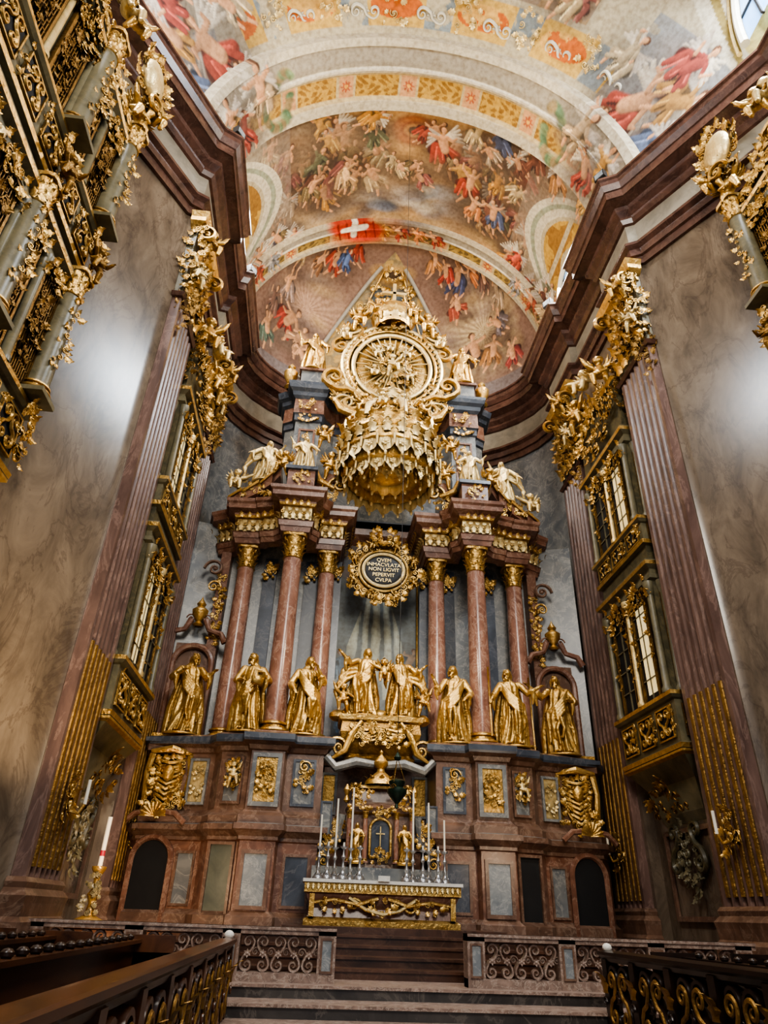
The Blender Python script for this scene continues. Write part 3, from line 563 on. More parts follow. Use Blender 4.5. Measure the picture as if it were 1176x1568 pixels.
# ================================================================ PILASTERS
def fluted(mb,p0,p1,z0,z1,nf,m,proud=.22,depth=.07):
    p0=Vector(p0);p1=Vector(p1); d=p1-p0; L=d.length; d.normalize(); n=Vector((d.y,-d.x)); pts=[(0,0),(0,proud)]; mg=.09
    w=(L-2*mg)/nf
    for k in range(nf):
        u0=mg+k*w+w*.16; u1=mg+(k+1)*w-w*.16
        for t in np.linspace(0,1,7): pts.append((u0+(u1-u0)*t,proud-depth*math.sin(pi*t)))
    pts+=[(L,proud),(L,0)]
    P=np.array([[(p0.x+d.x*u+n.x*v,p0.y+d.y*u+n.y*v,z) for z in (z0,z1)] for u,v in pts]); grid(mb,P,m)
    return p0,d,n,mg,w
def pilaster(sg,y0,y1,nf,ztop,X=WA-.2):
    mb=MB(); a,b=(-X,y0),(-X,y1)
    if sg>0: a,b=(X,y1),(X,y0)
    p0,d,n,mg,w=fluted(mb,a,b,1.9,ztop,nf,'pilaster_marble')
    for k in range(nf):
        q=p0+d*(mg+(k+.5)*w)+n*.19; tube(mb,[(q.x,q.y,2.1),(q.x,q.y,5.85)],w*.28,'gold_dark',8)
    o=(-sg,0); L=y1-y0
    path=[(X+.02,y0-.08),(X-.26,y0-.08),(X-.26,y1+.08),(X+.02,y1+.08)]
    sweep(mb,mp(path,sg),[(.15,.3),(.15,1.35),(.08,1.42),(.1,1.6),(.12,1.7),(.03,1.8),(.05,1.88),(0,1.95),(-.1,1.95)],'brown_marble')
    sweep(mb,mp(path,sg),[(-.1,ztop-.02),(.0,ztop),(.06,ztop+.1),(-.04,ztop+.2)],'cornice_marble')
    sweep(mb,mp(path,sg),[(-.06,ztop+.2),(-.06,18.0)],'grey_green')
    sweep(mb,mp(path,sg),[(-.05,17.6),(.12,17.75),(.12,17.9),(.2,18.05),(-.1,18.05)],'gold')
    for row in range(4):
        for k in range(5):
            z=ztop+.3+row*(17.4-ztop)/4.2; mb.inst(LEAF,F((sg*(X-.26),y0+L*(k+.5)/5,z),o,s=.62),'gold')
    for yy in (y0,y1): mb.inst(VOL,F((sg*(X-.45),yy,17.4),(0,-1),s=.36,sx=sg),'gold')
    clump(mb,(sg*(X-.3),(y0+y1)/2,ztop+1.6),o,L*.5,1.3,90,.28,'gold_dark',int(y0*10),.4)
    clump(mb,(sg*(X-.3),y0-.05,ztop+1.6),(0,-1),.26,1.3,44,.26,'gold',int(y0*10)+3,.4)
    clump(mb,(sg*(X-.3),y0+.15,ztop-.1),(-sg*.6,-1),.22,.8,34,.23,'gold_dark',int(y0*10)+4,.4)
    putto(mb,(sg*(X-.55),y0+.3,17.0),1.1,(-sg,-1),0,'gold',sg); putto(mb,(sg*(X-.5),y0+.1,15.6),.9,(-sg,-1),1,'gold_pale',sg)
    clump(mb,(sg*(X-.32),(y0+y1)/2-.1,3.1),o,.26,.42,22,.22,'gold',5,.5); mb.inst(ROS,F((sg*(X-.34),(y0+y1)/2-.1,3.1),o,s=.26),'gold')
    yb=(y0+y1)/2-.1; tube(mb,[(sg*(X-.34),yb,3.0),(sg*(X-.55),yb,2.95),(sg*(X-.62),yb,3.1)],.03,'gold',6)
    tube(mb,[(sg*(X-.62),yb,3.1),(sg*(X-.62),yb,3.5)],.03,'wax',8)
    return mb.obj('fluted_pilaster')
for sg in (-1,1):
    pilaster(sg,12.34,14.05,6,14.9); pilaster(sg,17.5,19.2,6,14.6)
def oratory(sg,xf,xw,y0,y1,zc,tiers,ztop,seed,name,body='grey_green',dark='green_bronze',glow='lit_window',canopy=True,lat=False):
    mb=MB(); o=(-sg,0); path=[(xw,y0),(xf,y0),(xf,y1),(xw,y1)]; pth=mp(path,sg); L=y1-y0; ym=(y0+y1)/2
    def sw(pr,m): sweep(mb,pth,pr,m)
    sw([(-(xw-xf)*.9,zc-1.3),(-(xw-xf)*.75,zc-1.1),(-(xw-xf)*.5,zc-.5),(-.1,zc-.25),(.02,zc-.1,'gold'),(.1,zc-.05,'gold'),(.1,zc),(0,zc)],body)
    sw([(0,zc),(0,ztop)],dark)
    mb.inst(ROS,F((sg*(xf+.1),ym,zc-.55),(-sg,0,-.5),s=.4),'gold_dark'); clump(mb,(sg*(xf+.15),ym,zc-.9),(-sg,0,-.4),L*.3,.4,24,.26,'gold_dark',seed,.5)
    for (za,zb,zt) in tiers:
        sw([(0,za),(.1,za+.02,'gold'),(.12,za+.12),(.04,za+.16),(.04,zb-.18),(.1,zb-.15),(.16,zb-.09,'gold'),(.16,zb),(0,zb)],body)
        k=max(3,int(L/.9))
        for i in range(k):
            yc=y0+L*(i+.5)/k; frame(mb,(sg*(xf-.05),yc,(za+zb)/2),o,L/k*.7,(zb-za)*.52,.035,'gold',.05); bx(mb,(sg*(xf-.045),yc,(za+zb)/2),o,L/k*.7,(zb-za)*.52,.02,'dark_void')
            mb.inst(SSC,F((sg*(xf-.09),yc-L/k*.15,(za+zb)/2),o,s=(zb-za)*.19),'gold'); mb.inst(SSC,F((sg*(xf-.09),yc+L/k*.15,(za+zb)/2),o,s=(zb-za)*.19,sx=-1),'gold')
            clump(mb,(sg*(xf-.1),y0+L*i/k+.02,(za+zb)/2),o,.08,(zb-za)*.35,10,.16,'gold',seed+i,.4)
        for yc,oo,xx in ((y0-.05,(0,-1),(xf+xw)/2),):
            frame(mb,(sg*xx,yc,(za+zb)/2),oo,(xw-xf)*.5,(zb-za)*.5,.04,'gold_dark',.04); mb.inst(ROS,F((sg*xx,yc-.03,(za+zb)/2),oo,s=(zb-za)*.22),'gold')
        hw=zt-zb-.55
        kk=(k-1 if k>2 else k)
        for i in range(kk):
            yc=y0+.25+(L-.5)*(i+.5)/kk; ww=(L-.5)/kk*.6
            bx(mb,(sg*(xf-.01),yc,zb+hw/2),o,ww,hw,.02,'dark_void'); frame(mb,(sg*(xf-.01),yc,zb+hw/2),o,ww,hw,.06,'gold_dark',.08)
            if lat:
                for q in range(-4,5):
                    bx(mb,(sg*(xf-.04),yc+q*ww/9,zb+hw/2),o,.025,hw,.03,'gold_dark'); bx(mb,(sg*(xf-.04),yc,zb+hw/2+q*hw/9),o,ww,.025,.03,'gold_dark')
                clump(mb,(sg*(xf-.06),yc,zb+hw*.5),o,ww*.4,hw*.4,44,.2,'gold_dark',seed+i,.6); clump(mb,(sg*(xf-.08),yc,zb+hw),o,ww*.6,.25,24,.22,'gold',seed+i,.4)
            else:
                if i==0: bx(mb,(sg*(xf-.02),yc,zb+hw*.47),o,ww*.62,hw*.8,.02,glow)
                bx(mb,(sg*(xf-.03),yc,zb+hw/2),o,.035,hw,.03,body)
                for q in (.2,.4,.6,.8): bx(mb,(sg*(xf-.03),yc,zb+hw*q),o,ww,.03,.03,body)
                clump(mb,(sg*(xf-.08),yc,zb+hw*.92),o,ww*.6,.3,36,.2,'gold',seed+i,.5)
                for s in (-1,1): clump(mb,(sg*(xf-.06),yc+s*ww*.55,zb+hw*.5),o,.05,hw*.4,16,.14,'gold',seed+i,.4)
            mb.inst(SHELL,F((sg*(xf-.06),yc,zb+hw),o,s=ww*.35),'gold')
        for i in range(kk+1):
            yc=y0+.12+(L-.24)*i/kk; q=.085
            lathe(mb,[(q*1.4,0),(q*1.4,.1),(q,.16),(q*.85,hw-.3),(q*1.1,hw-.28),(q*1.6,hw),(q*1.6,hw+.05)],(sg*(xf-.06),yc,zb),'gold_pale' if i==1 else body,12)
            for a in (-1,1): mb.inst(LEAF,F((sg*(xf-.12),yc,zb+hw-.34),(-sg,a*.5),s=.3),'gold')
        lathe(mb,[(.13,0),(.13,.1),(.09,.16),(.08,hw-.3),(.14,hw),(.14,hw+.05)],(sg*(xf+.2),y0-.05,zb),body,12)
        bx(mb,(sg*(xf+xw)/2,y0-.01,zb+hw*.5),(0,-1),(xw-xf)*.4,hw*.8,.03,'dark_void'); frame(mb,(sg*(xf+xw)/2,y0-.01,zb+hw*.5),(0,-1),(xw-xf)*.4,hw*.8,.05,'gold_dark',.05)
        sw([(0,zt-.5),(.1,zt-.46),(.1,zt-.36),(.05,zt-.33),(.05,zt-.2),(.18,zt-.12,'gold'),(.2,zt-.03),(.2,zt),(0,zt)],body)
        for i in range(kk*3): mb.inst(LEAF,F((sg*(xf-.12),y0+L*(i+.5)/kk/3,zt-.4),o,s=.24),'gold')
    if canopy:
        clump(mb,(sg*(xf-.1),ym,ztop-.5),o,L*.48,1.0,150,.28,'gold',seed+5,.45)
        clump(mb,(sg*(xf+.1),y0-.1,ztop-.5),(0,-1),(xw-xf)*.5,1.0,50,.26,'gold_dark',seed+6,.45)
        putto(mb,(sg*(xf-.2),y0+.35,ztop+.1),1.4,(-sg*.7,-1),0,'gold',sg); putto(mb,(sg*(xf-.2),y1-.4,ztop+.1),1.4,(-sg,-.6),1,'gold',sg); putto(mb,(sg*(xf-.25),ym,ztop+.6),1.3,(-sg,-.6),2,'gold_pale',sg)
        sw([(0,ztop-.1),(.12,ztop-.05,'gold'),(.18,ztop+.05),(.1,ztop+.12),(-.3,ztop+.5)],body)
    return mb.obj(name)
for sg in (-1,1):
    oratory(sg,6.1,6.65,14.35,17.2,4.9,[(4.9,6.15,9.4),(9.9,10.7,13.6)],15.4,31+sg,'oratory_balcony')
    xf=7.35 if sg<0 else 7.6
    oratory(sg,xf,9.15,5.0,9.8,7.6,[(7.6,9.0,12.0),(12.4,13.7,16.6)],17.0,51+sg,'organ_gallery',body='grey_green',dark='green_bronze',glow='dark_void',lat=True)
    mb=MB(); q=xf-7.
    for y in (9.55,7.6):
        for (z0,z1,r) in ((9.05,12.2,.2),(13.7,17.2,.22)):
            col(mb,sg*(6.85+q),y,z0,z1,r,'grey_green','gold',cs=1.2)
            clump(mb,(sg*(6.85+q-r),y,z0+1.4),(-sg,-.5),.1,1.,22,.18,'gold',5,.3)
        clump(mb,(sg*(6.75+q),y,8.3),(-sg,0),.25,.6,34,.24,'gold',3,.5); clump(mb,(sg*(6.75+q),y,12.9),(-sg,0),.3,.6,34,.24,'gold',4,.5)
        putto(mb,(sg*(6.6+q),y,17.6),1.2,(-sg,-.4),0,'gold',sg); putto(mb,(sg*(6.6+q),y,12.3),.9,(-sg,-.4),1,'gold_dark',sg)
    ell(mb,(sg*(6.75+q),9.3,18.9),(.25,.5,.6),'gold_pale',16)
    clump(mb,(sg*(6.75+q),9.3,18.9),(-sg,-.3),.55,1.0,90,.28,'gold',8,.5)
    mb.inst(VOL,F((sg*(6.5+q),9.3,18.0),(-sg,-.3),s=.3),'gold')
    mb.obj('carved_corner_column')
for sg in (-1,1):
    mb=MB(); x=WA+.03
    frame(mb,(sg*x,15.75,2.6),(-sg,0),1.9,1.6,.1,'brown_marble'); clump(mb,(sg*(x-.05),15.75,2.9),(-sg,0),.5,.7,44,.26,'grey_green',77,.5)
    for s in (-1,1): mb.inst(SSC,F((sg*(x-.08),15.75+s*.5,3.1),(-sg,0),s=.42,sx=s),'green_bronze')
    mb.obj('stucco_relief')
for (x,y,z,sg) in ((-5.65,11.9,21.2,-1),(-5.6,16.9,21.2,-1),(5.65,11.9,21.2,1),(5.6,17.0,21.2,1)):
    mb=MB(); bx(mb,(0,0,.28),(-sg,-.6),.36,.3,.2,'black_metal'); tube(mb,[(0,0,-.15),(0,0,.2)],.03,'black_metal',6); bx(mb,(-sg*.13,-.08,.28),(-sg,-.6),.28,.22,.06,'slate'); box(mb,-.15,.15,-.1,.1,-.18,-.12,'black_metal')
    mb.obj('floodlight',loc=(x,y,z))
for ob in sc.objects: ob.location.x+=.2
# ================================================================ HIGH ALTAR
HA=empty('high_altar')
RP=[(1.4,19.6),(1.4,17.45),(2.3,17.45),(2.35,17.2),(3.15,17.2),(3.2,17.45),(3.9,17.6),(4.1,17.95),(4.7,18.1),(4.8,18.1),(5.65,18.3),(6.1,19.0)]
ped=[(0,18.9),(1.35,18.9)]+RP
mb=MB()
low=[(x,y-.25) for x,y in ped[2:]]; low=[(0,18.3),(1.15,18.3)]+[(max(x-.0,1.15),y) for x,y in low]
sweep(mb,sym(low),[(.12,1.2),(.12,1.5),(.04,1.56),(0,1.6,'red_marble'),(0,2.95,'red_marble'),(.05,2.98),(.05,3.05),(.16,3.15),(.2,3.18),(.2,3.3,'blue_marble'),(-.3,3.38)],'brown_marble')
mb.obj('base_tier',HA)
mb=MB()
sweep(mb,sym(ped),[(.15,3.3),(.15,3.5),(.05,3.58),(0,3.65),(0,4.95),(.06,4.98),(.1,5.08),(.24,5.15,'dark_blue'),(.26,5.2,'dark_blue'),(.26,5.33,'brown_marble'),(.1,5.4),(-1.2,5.4)],'brown_marble')
for sg in (-1,1): box(mb,min(sg*1.4,sg*5.75),max(sg*1.4,sg*5.75),18.2,20,5.2,5.4,'brown_marble')
mb.obj('pedestal_tier',HA)
mb=MB(); o=(0,-1)
for sg in (-1,1):
    panel(mb,(sg*2.75,16.95,2.2),o,.5,1.0,'brown_marble','slate',.08,.05)
    panel(mb,(sg*1.85,17.2,2.2),o,.5,.95,'brown_marble','dark_blue',.06,.05)
    panel(mb,(sg*4.4,17.78,2.2),(sg*.24,-1),.36,1.0,'brown_marble','blue_marble',.05,.05)
    bx(mb,(sg*3.55,17.275,2.2),(sg*.21,-1),.5,1.35,.02,'door_green' if sg<0 else 'dark_void'); frame(mb,(sg*3.55,17.275,2.2),(sg*.21,-1),.5,1.35,.06,'brown_marble',.08)
    panel(mb,(sg*2.75,17.2,4.3),o,.5,1.0,'blue_marble','gold',.1,.07); clump(mb,(sg*2.75,17.13,4.3),o,.18,.42,40,.14,'gold',3,.4)
    panel(mb,(sg*1.85,17.45,4.3),o,.44,.95,'dark_blue','blue_marble',.06,.05); mb.inst(VOL,F((sg*1.85,17.35,4.65),o,s=.16),'gold'); clump(mb,(sg*1.85,17.4,4.4),o,.15,.36,26,.18,'gold',4,.5)
    panel(mb,(sg*3.55,17.5,4.3),(sg*.2,-1),.36,.95,'brown_marble','blue_marble',.06,.05); clump(mb,(sg*3.55,17.43,4.45),(sg*.2,-1),.13,.36,24,.17,'gold',6,.3); putto(mb,(sg*3.55,17.38,4.2),.6,o,1,'gold_pale')
    panel(mb,(sg*4.45,18.02,4.3),(sg*.2,-1),.36,.95,'blue_marble','gold_pale',.06,.06); clump(mb,(sg*4.45,17.98,4.3),(sg*.2,-1),.13,.4,24,.12,'gold_pale',6,.3)
    panel(mb,(sg*1.2,18.9,4.3),o,.3,.9,'blue_marble','gold',.06,.05)
    x=sg*5.2
    T=MB()
    for j in range(9):
        a=j/8; tube(T,[(-.45+.1*a,-.02,.5-.08*j),(-.2,-.14,.38-.11*j),(0,-.2,.33-.12*j),(.2,-.14,.38-.11*j),(.45-.1*a,-.02,.5-.08*j)],[.03,.045,.05,.045,.03],'gold',8)
    ell(T,(0,.02,.0),(.5,.1,.75),'gold_dark',14)
    for s in (-1,1): tube(T,[(s*.45,-.05,.55),(s*.52,-.05,.1),(s*.46,-.05,-.45),(s*.5,-.03,-.75)],[.1,.08,.09,.02],'gold',8)
    clump(T,(0,-.1,.0),(0,-1),.4,.6,44,.22,'gold',3,.4)
    tube(T,[(-.5,-.05,.6),(0,-.2,.68),(.5,-.05,.6)],[.07,.1,.07],'gold',8); ell(T,(0,-.22,.1),(.14,.08,.2),'gold',10)
    mb.inst(T.T(),F((x,18.15,4.35),(sg*-.1,-1),s=1.0))
    box(mb,x-.62,x+.62,18.1,18.6,5.0,5.2,'brown_marble'); box(mb,x-.7,x+.7,18.0,18.6,5.2,5.3,'dark_blue'); box(mb,x-.6,x+.6,18.08,18.7,5.3,5.42,'gold')
    clump(mb,(x,18.0,3.75),o,.5,.2,24,.22,'gold',9,.5)
    T=MB(); P=[[(-.42,-.03,-1.2),(.42,-.03,-1.2)],[(-.42,-.03,.1),(.42,-.03,.1)]]+[[(-.42*math.cos(a),-.03,.1+.42*math.sin(a)),(.42*math.cos(a),-.03,.1+.42*math.sin(a))] for a in np.linspace(.1,pi/2,8)]
    grid(T,np.array(P),'dark_void'); tube(T,[(-.48,-.05,-1.2),(-.48,-.05,.1)]+[(-.48*math.cos(a),-.05,.1+.48*math.sin(a)) for a in np.linspace(0,pi,14)]+[(.48,-.05,.1),(.48,-.05,-1.2)],.07,'red_marble',6)
    tube(T,[(-.75,-.25,.85),(-.5,-.28,1.05),(-.22,-.3,1.08)],.07,'red_marble',6); tube(T,[(.75,-.25,.85),(.5,-.28,1.05),(.22,-.3,1.08)],.07,'red_marble',6)
    T.inst(SHELL,F((0,-.28,.98),s=.32)); 
    mb.inst(T.T(),F((x,17.93,2.45),(sg*.235,-1)))
mb.obj('pedestal_panels',HA)
mb=MB()
scr=[(1.38,20.9),(1.38,19.75),(5.0,19.75),(6.3,19.3)]
for sg in (-1,1):
    sweep(mb,[(x,y) for x,y in scr] if sg>0 else [(-x,y) for x,y in scr[::-1]],[(0,5.3),(0,12.4)],'blue_marble')
    for (x,y) in ((2.2,19.65),(3.5,19.65),(1.45,19.5)):
        box(mb,sg*x-.2,sg*x+.2,y-.1,y+.2,5.4,11.3,'dark_blue')
        box(mb,sg*x-.24,sg*x+.24,y-.14,y+.2,5.4,5.8,'brown_marble'); clump(mb,(sg*x,y-.14,10.9),o,.15,.3,20,.2,'gold',4,.4)
    box(mb,min(sg*4.75,sg*5.05),max(sg*4.75,sg*5.05),19.3,19.75,5.4,11.3,'red_marble')
    x=sg*5.35; y=19.2
    tube(mb,[(x-.55,y,5.5),(x-.55,y,7.6)]+[(x-.55*math.cos(a),y,7.6+.55*math.sin(a)) for a in np.linspace(0,pi,14)]+[(x+.55,y,7.6),(x+.55,y,5.5)],.09,'red_marble',8)
    bx(mb,(x,y+.15,6.8),o,1.1,2.9,.05,'brown_marble')
    for s in (-1,1): tube(mb,[(x+s*.85,y-.1,8.25),(x+s*.7,y-.12,8.5),(x+s*.35,y-.12,8.6),(x+s*.22,y-.1,8.9)],[.1,.09,.08,.1],'red_marble',8); mb.inst(VOL,F((x+s*.22,y-.12,8.95),s=.14,sx=s),'red_marble')
    lathe(mb,[(.1,0),(.16,.05),(.08,.15),(.22,.35),(.24,.5),(.1,.62),(.14,.7),(.04,.85),(0,.95)],(x,y-.1,8.7),'gold',14)
    for k in range(8): clump(mb,(sg*4.9,19.28,8.4+.28*k),o,.12,.18,9,.17,'gold',k,.3)
    mb.inst(VOL,F((sg*5.15,19.1,10.6),s=.32,sx=sg),'brown_marble'); mb.inst(VOL,F((sg*5.1,19.1,10.0),s=.22,sx=-sg),'gold')
mb.obj('back_screen',HA)
mb=MB()
for sg in (-1,1):
    col(mb,sg*2.75,18.0,5.4,11.3,.28,'column_marble'); col(mb,sg*4.2,19.0,5.4,11.3,.26,'column_marble'); col(mb,sg*1.72,19.0,5.4,11.3,.26,'column_marble')
mb.obj('marble_columns',HA)
EP=[(1.33,20.6),(1.33,18.6),(2.12,18.6),(2.12,18.2),(2.33,18.0),(2.33,17.6),(3.17,17.6),(3.17,18.1),(3.4,18.35),(3.8,18.45),(3.85,18.55),(4.6,18.6),(4.65,19.2),(5.2,19.5),(5.3,20)]
mb=MB()
prof=[(-.3,11.28),(.0,11.3),(.04,11.45),(.07,11.46),(.1,11.62),(.13,11.64),(.02,11.68,'gold_pale'),(.02,12.12,'gold'),(.1,12.15,'gold'),(.14,12.22),(.14,12.28),(.34,12.36),(.36,12.5),(.42,12.56),(.44,12.66),(.3,12.7),(-.6,12.78)]
for sg in (-1,1):
    pth=([(-x,y) for x,y in EP[::-1]] if sg<0 else EP)
    sweep(mb,pth,prof,'red_marble')
    P_=[Vector(p) for p in pth]
    for a,b in zip(P_[:-1],P_[1:]):
        L=(b-a).length; n=max(1,int(L/.2)); d=(b-a).normalized(); nn=Vector((d.y,-d.x))
        if L<.15 or nn.y>.3: continue
        for k in range(n):
            q=a+d*L*(k+.5)/n+nn*.06; mb.inst(LEAF,F((q.x,q.y,11.7),(nn.x,nn.y),s=.42,sx=.8),'gold_pale'); q=a+d*L*(k+.5)/n+nn*.3; mb.inst(LEAF,F((q.x,q.y,12.05),(nn.x,nn.y),s=.22),'gold')
            q=a+d*L*(k)/n+nn*.1; mb.inst(VOL,F((q.x,q.y,11.9),(nn.x,nn.y),s=.08),'gold')
    arc=[(5.0,12.75),(4.6,13.0),(4.1,13.35),(3.7,13.75),(3.45,14.1)]
    for k in range(len(arc)-1):
        (x0,z0),(x1,z1)=arc[k],arc[k+1]
        mb.add([(sg*x0,18.35,z0),(sg*x1,18.2,z1),(sg*x1,20,z1),(sg*x0,20,z0),(sg*x0,18.35,z0-.35),(sg*x1,18.2,z1-.45),(sg*x1,20,z1-.45),(sg*x0,20,z0-.35)],BOXQ,'red_marble')
        mb.add([(sg*x0,18.25,z0-.1),(sg*x1,18.1,z1-.1),(sg*x1,18.4,z1-.1),(sg*x0,18.4,z0-.1),(sg*x0,18.25,z0),(sg*x1,18.1,z1),(sg*x1,18.4,z1),(sg*x0,18.4,z0)],BOXQ,'gold')
    clump(mb,(sg*4.2,18.3,13.0),o,.5,.2,26,.22,'gold',5,.5)
    x=sg*2.75
    box(mb,x-.42,x+.42,17.6,18.6,12.7,13.5,'red_marble'); box(mb,x-.5,x+.5,17.5,18.7,13.5,13.62,'dark_blue'); box(mb,x-.47,x+.47,17.54,18.6,12.7,12.85,'brown_marble'); clump(mb,(x,17.58,13.15),o,.25,.22,16,.2,'gold',8,.5)
    tube(mb,[(sg*2.25,18.6,12.85),(sg*2.2,18.5,13.4),(sg*1.85,18.4,13.8),(sg*1.5,18.4,13.7)],[.2,.22,.2,.18],'red_marble',8); mb.inst(VOL,F((sg*1.55,18.25,13.45),s=.34,sx=sg),'gold'); clump(mb,(sg*1.9,18.3,13.1),o,.3,.3,24,.22,'gold',9,.4)
    tube(mb,[(sg*2.35,18.15,13.9),(sg*2.2,18.1,13.5),(sg*1.7,18.1,13.25)],[.09,.11,.05],'gold',8)
mb.obj('entablature',HA,ang=30)
XX,ZG=np.meshgrid(np.linspace(-1.36,1.36,190),np.linspace(0,1,320),indexing='ij'); zt=12.0+.9*np.sqrt(np.clip(1-(XX/1.36)**2,0,1)); ZP=5.2+(zt-5.2)*ZG
U=XX.ravel();V=ZP.ravel(); C=np.tile(L3((118,128,132)),(len(U),1))*(.6+.7*vn(U,V,.7,4)[:,None]); n3=vn(U*3,V*.6,1.5,6)
cur=(np.abs(U)<.35+(10.6-V)*.32)&(V<11.0)&(V>7.2); fold=.5+.5*np.sin(U/(1.+.22*(11.2-V))*26+n3*4); mixc(C,cur*.95*(.3+.7*fold),(184,188,170)); mixc(C,(cur&(fold<.25)).astype(float)*.6,(66,78,84))
mixc(C,np.clip((7.4-V)/.8,0,1)*.5,(56,60,66)); mixc(C,np.clip((V-11)/.6,0,1)*.6,(112,84,60))
r=random.Random(2)
for k in range(12): blob(U,V,C,r.uniform(-1.2,1.2),r.uniform(11,12.6),.4,.22,r.uniform(-.5,.5),r.choice([(96,80,70),(150,118,84),(78,92,108)]),.5,.4)
for (x,z) in ((-1.0,8.2),(1.05,8.4),(-.95,6.6),(1.05,6.8)): fig(U,V,C,x,z,1.,r.uniform(-.4,.4),(84,104,124),r,sk=(150,130,112),fl=1)
mb=MB(); grid(mb,np.stack([XX,np.full_like(XX,20.3),ZP],-1),'canvas'); mb.col=np.clip(C,0,1); mb.obj('altar_painting',HA)
mb=MB()
tube(mb,[(-1.42,20.2,5.2),(-1.42,20.2,12.0)]+[(-1.42*math.cos(a),20.2,12.0+.95*math.sin(a)) for a in np.linspace(0,pi,20)]+[(1.42,20.2,12.),(1.42,20.2,5.2)],.13,'brown_marble',8)
tube(mb,[(-1.3,20.12,5.2),(-1.3,20.12,12.0)]+[(-1.3*math.cos(a),20.12,12.0+.85*math.sin(a)) for a in np.linspace(0,pi,20)]+[(1.3,20.12,12.),(1.3,20.12,5.2)],.05,'gold',6)
box(mb,-1.4,1.4,20.0,20.8,12.7,13.2,'red_marble'); sweep(mb,[(-1.4,20.3),(1.4,20.3)],[(0,12.4),(.1,12.5),(.3,12.7),(.35,12.9),(0,12.95)],'red_marble')
mb.obj('painting_frame',HA)
# attic
mb=MB(); za=-.7
AP=[(0,20.1),(1.9,20.1),(2.3,19.7),(2.4,19.4),(3.3,19.4),(3.35,19.9),(3.7,20.1),(3.75,20.8)]
sweep(mb,sym(AP),[(.1,12.7),(.1,13.2),(0,13.3,'blue_marble'),(0,17.5+za),(.06,17.55+za),(.06,17.8+za),(.12,17.85+za,'red_marble'),(.1,18.5+za),(.2,18.6+za),(.24,18.75+za),(.35,18.85+za),(.4,19.0+za),(.42,19.1+za,'dark_blue'),(.3,19.15+za),(-.8,19.2+za)],'dark_blue')
for sg in (-1,1):
    x=sg*2.85
    frame(mb,(x,19.4,15.6),o,.45,1.6,.07,'red_marble',.06); clump(mb,(x,19.34,15.6),o,.16,.6,36,.22,'gold',2,.4); clump(mb,(x,19.34,17.0),o,.3,.12,14,.2,'gold',2,.4)
    clump(mb,(x,19.3,14.2),o,.3,.3,20,.26,'gold',12,.4)
    clump(mb,(x,19.25,17.5),o,.35,.2,16,.2,'gold',3,.5)
    box(mb,x-.42,x+.42,19.1,19.9,18.45,19.0,'blue_marble'); box(mb,x-.5,x+.5,19.0,19.95,19.0,19.1,'red_marble')
    lathe(mb,[(.1,0),(.2,.1),(.1,.25),(.25,.6),(.27,.8),(.1,1.0),(.15,1.1),(0,1.3)],(sg*(3.7),19.6,18.45),'gold',14)
mb.obj('attic',HA)
# cartouche
mb=MB(); cx,cy,cz=0.02,18.7,10.75; q8=1.02
ell(mb,(cx,cy,cz),(.62,.1,.54),'black_metal',28)
tube(mb,[(cx+.63*math.cos(a),cy-.04,cz+.55*math.sin(a)) for a in np.linspace(0,2*pi,40)],.06,'gold_pale',8)
tube(mb,[(cx+.76*math.cos(a),cy,cz+.69*math.sin(a)) for a in np.linspace(0,2*pi,40)],.05,'gold',8)
ell(mb,(cx,cy+.12,cz),(1.05,.08,1.0),'gold_dark',28)
for k in range(56):
    a=2*pi*k/56; q=(1.0+.1*math.cos(5*a))*q8*(1 if k%2 else .9); mb.inst(LEAF if k%2 else VOL,F((cx+q*math.cos(a)*.98,cy,cz+q*math.sin(a)*.95),o,s=.3 if k%2 else .12,roll=pi/2-a+(.5 if k%4==1 else -.5)),'gold')
for k in range(8):
    a=2*pi*(k+.5)/8; putto(mb,(cx+1.0*math.cos(a),cy-.12,cz+.92*math.sin(a)-.2),.42,o,k%3,'gold')
clump(mb,(cx,cy-.1,cz+1.1),o,.4,.25,26,.26,'gold',6,.4); clump(mb,(cx,cy-.1,cz-1.0),o,.35,.2,22,.24,'gold',7,.4)
c_o=mb.obj('inscription_cartouche')
for i,t in enumerate(["QVEM","INMACVLATA","NON LIGVIT","PEPERVIT","CVLPA"]):
    cu=bpy.data.curves.new('letters','FONT'); cu.body=t; cu.size=.17; cu.align_x='CENTER'; cu.extrude=.01
    ob=bpy.data.objects.new('letters_%d'%i,cu); sc.collection.objects.link(ob); ob.rotation_euler=(pi/2,0,0); ob.location=(cx,cy-.125+.02*abs(i-2),cz+.27-.17*i); cu.materials.append(MATS['gold_pale']); ob.parent=c_o
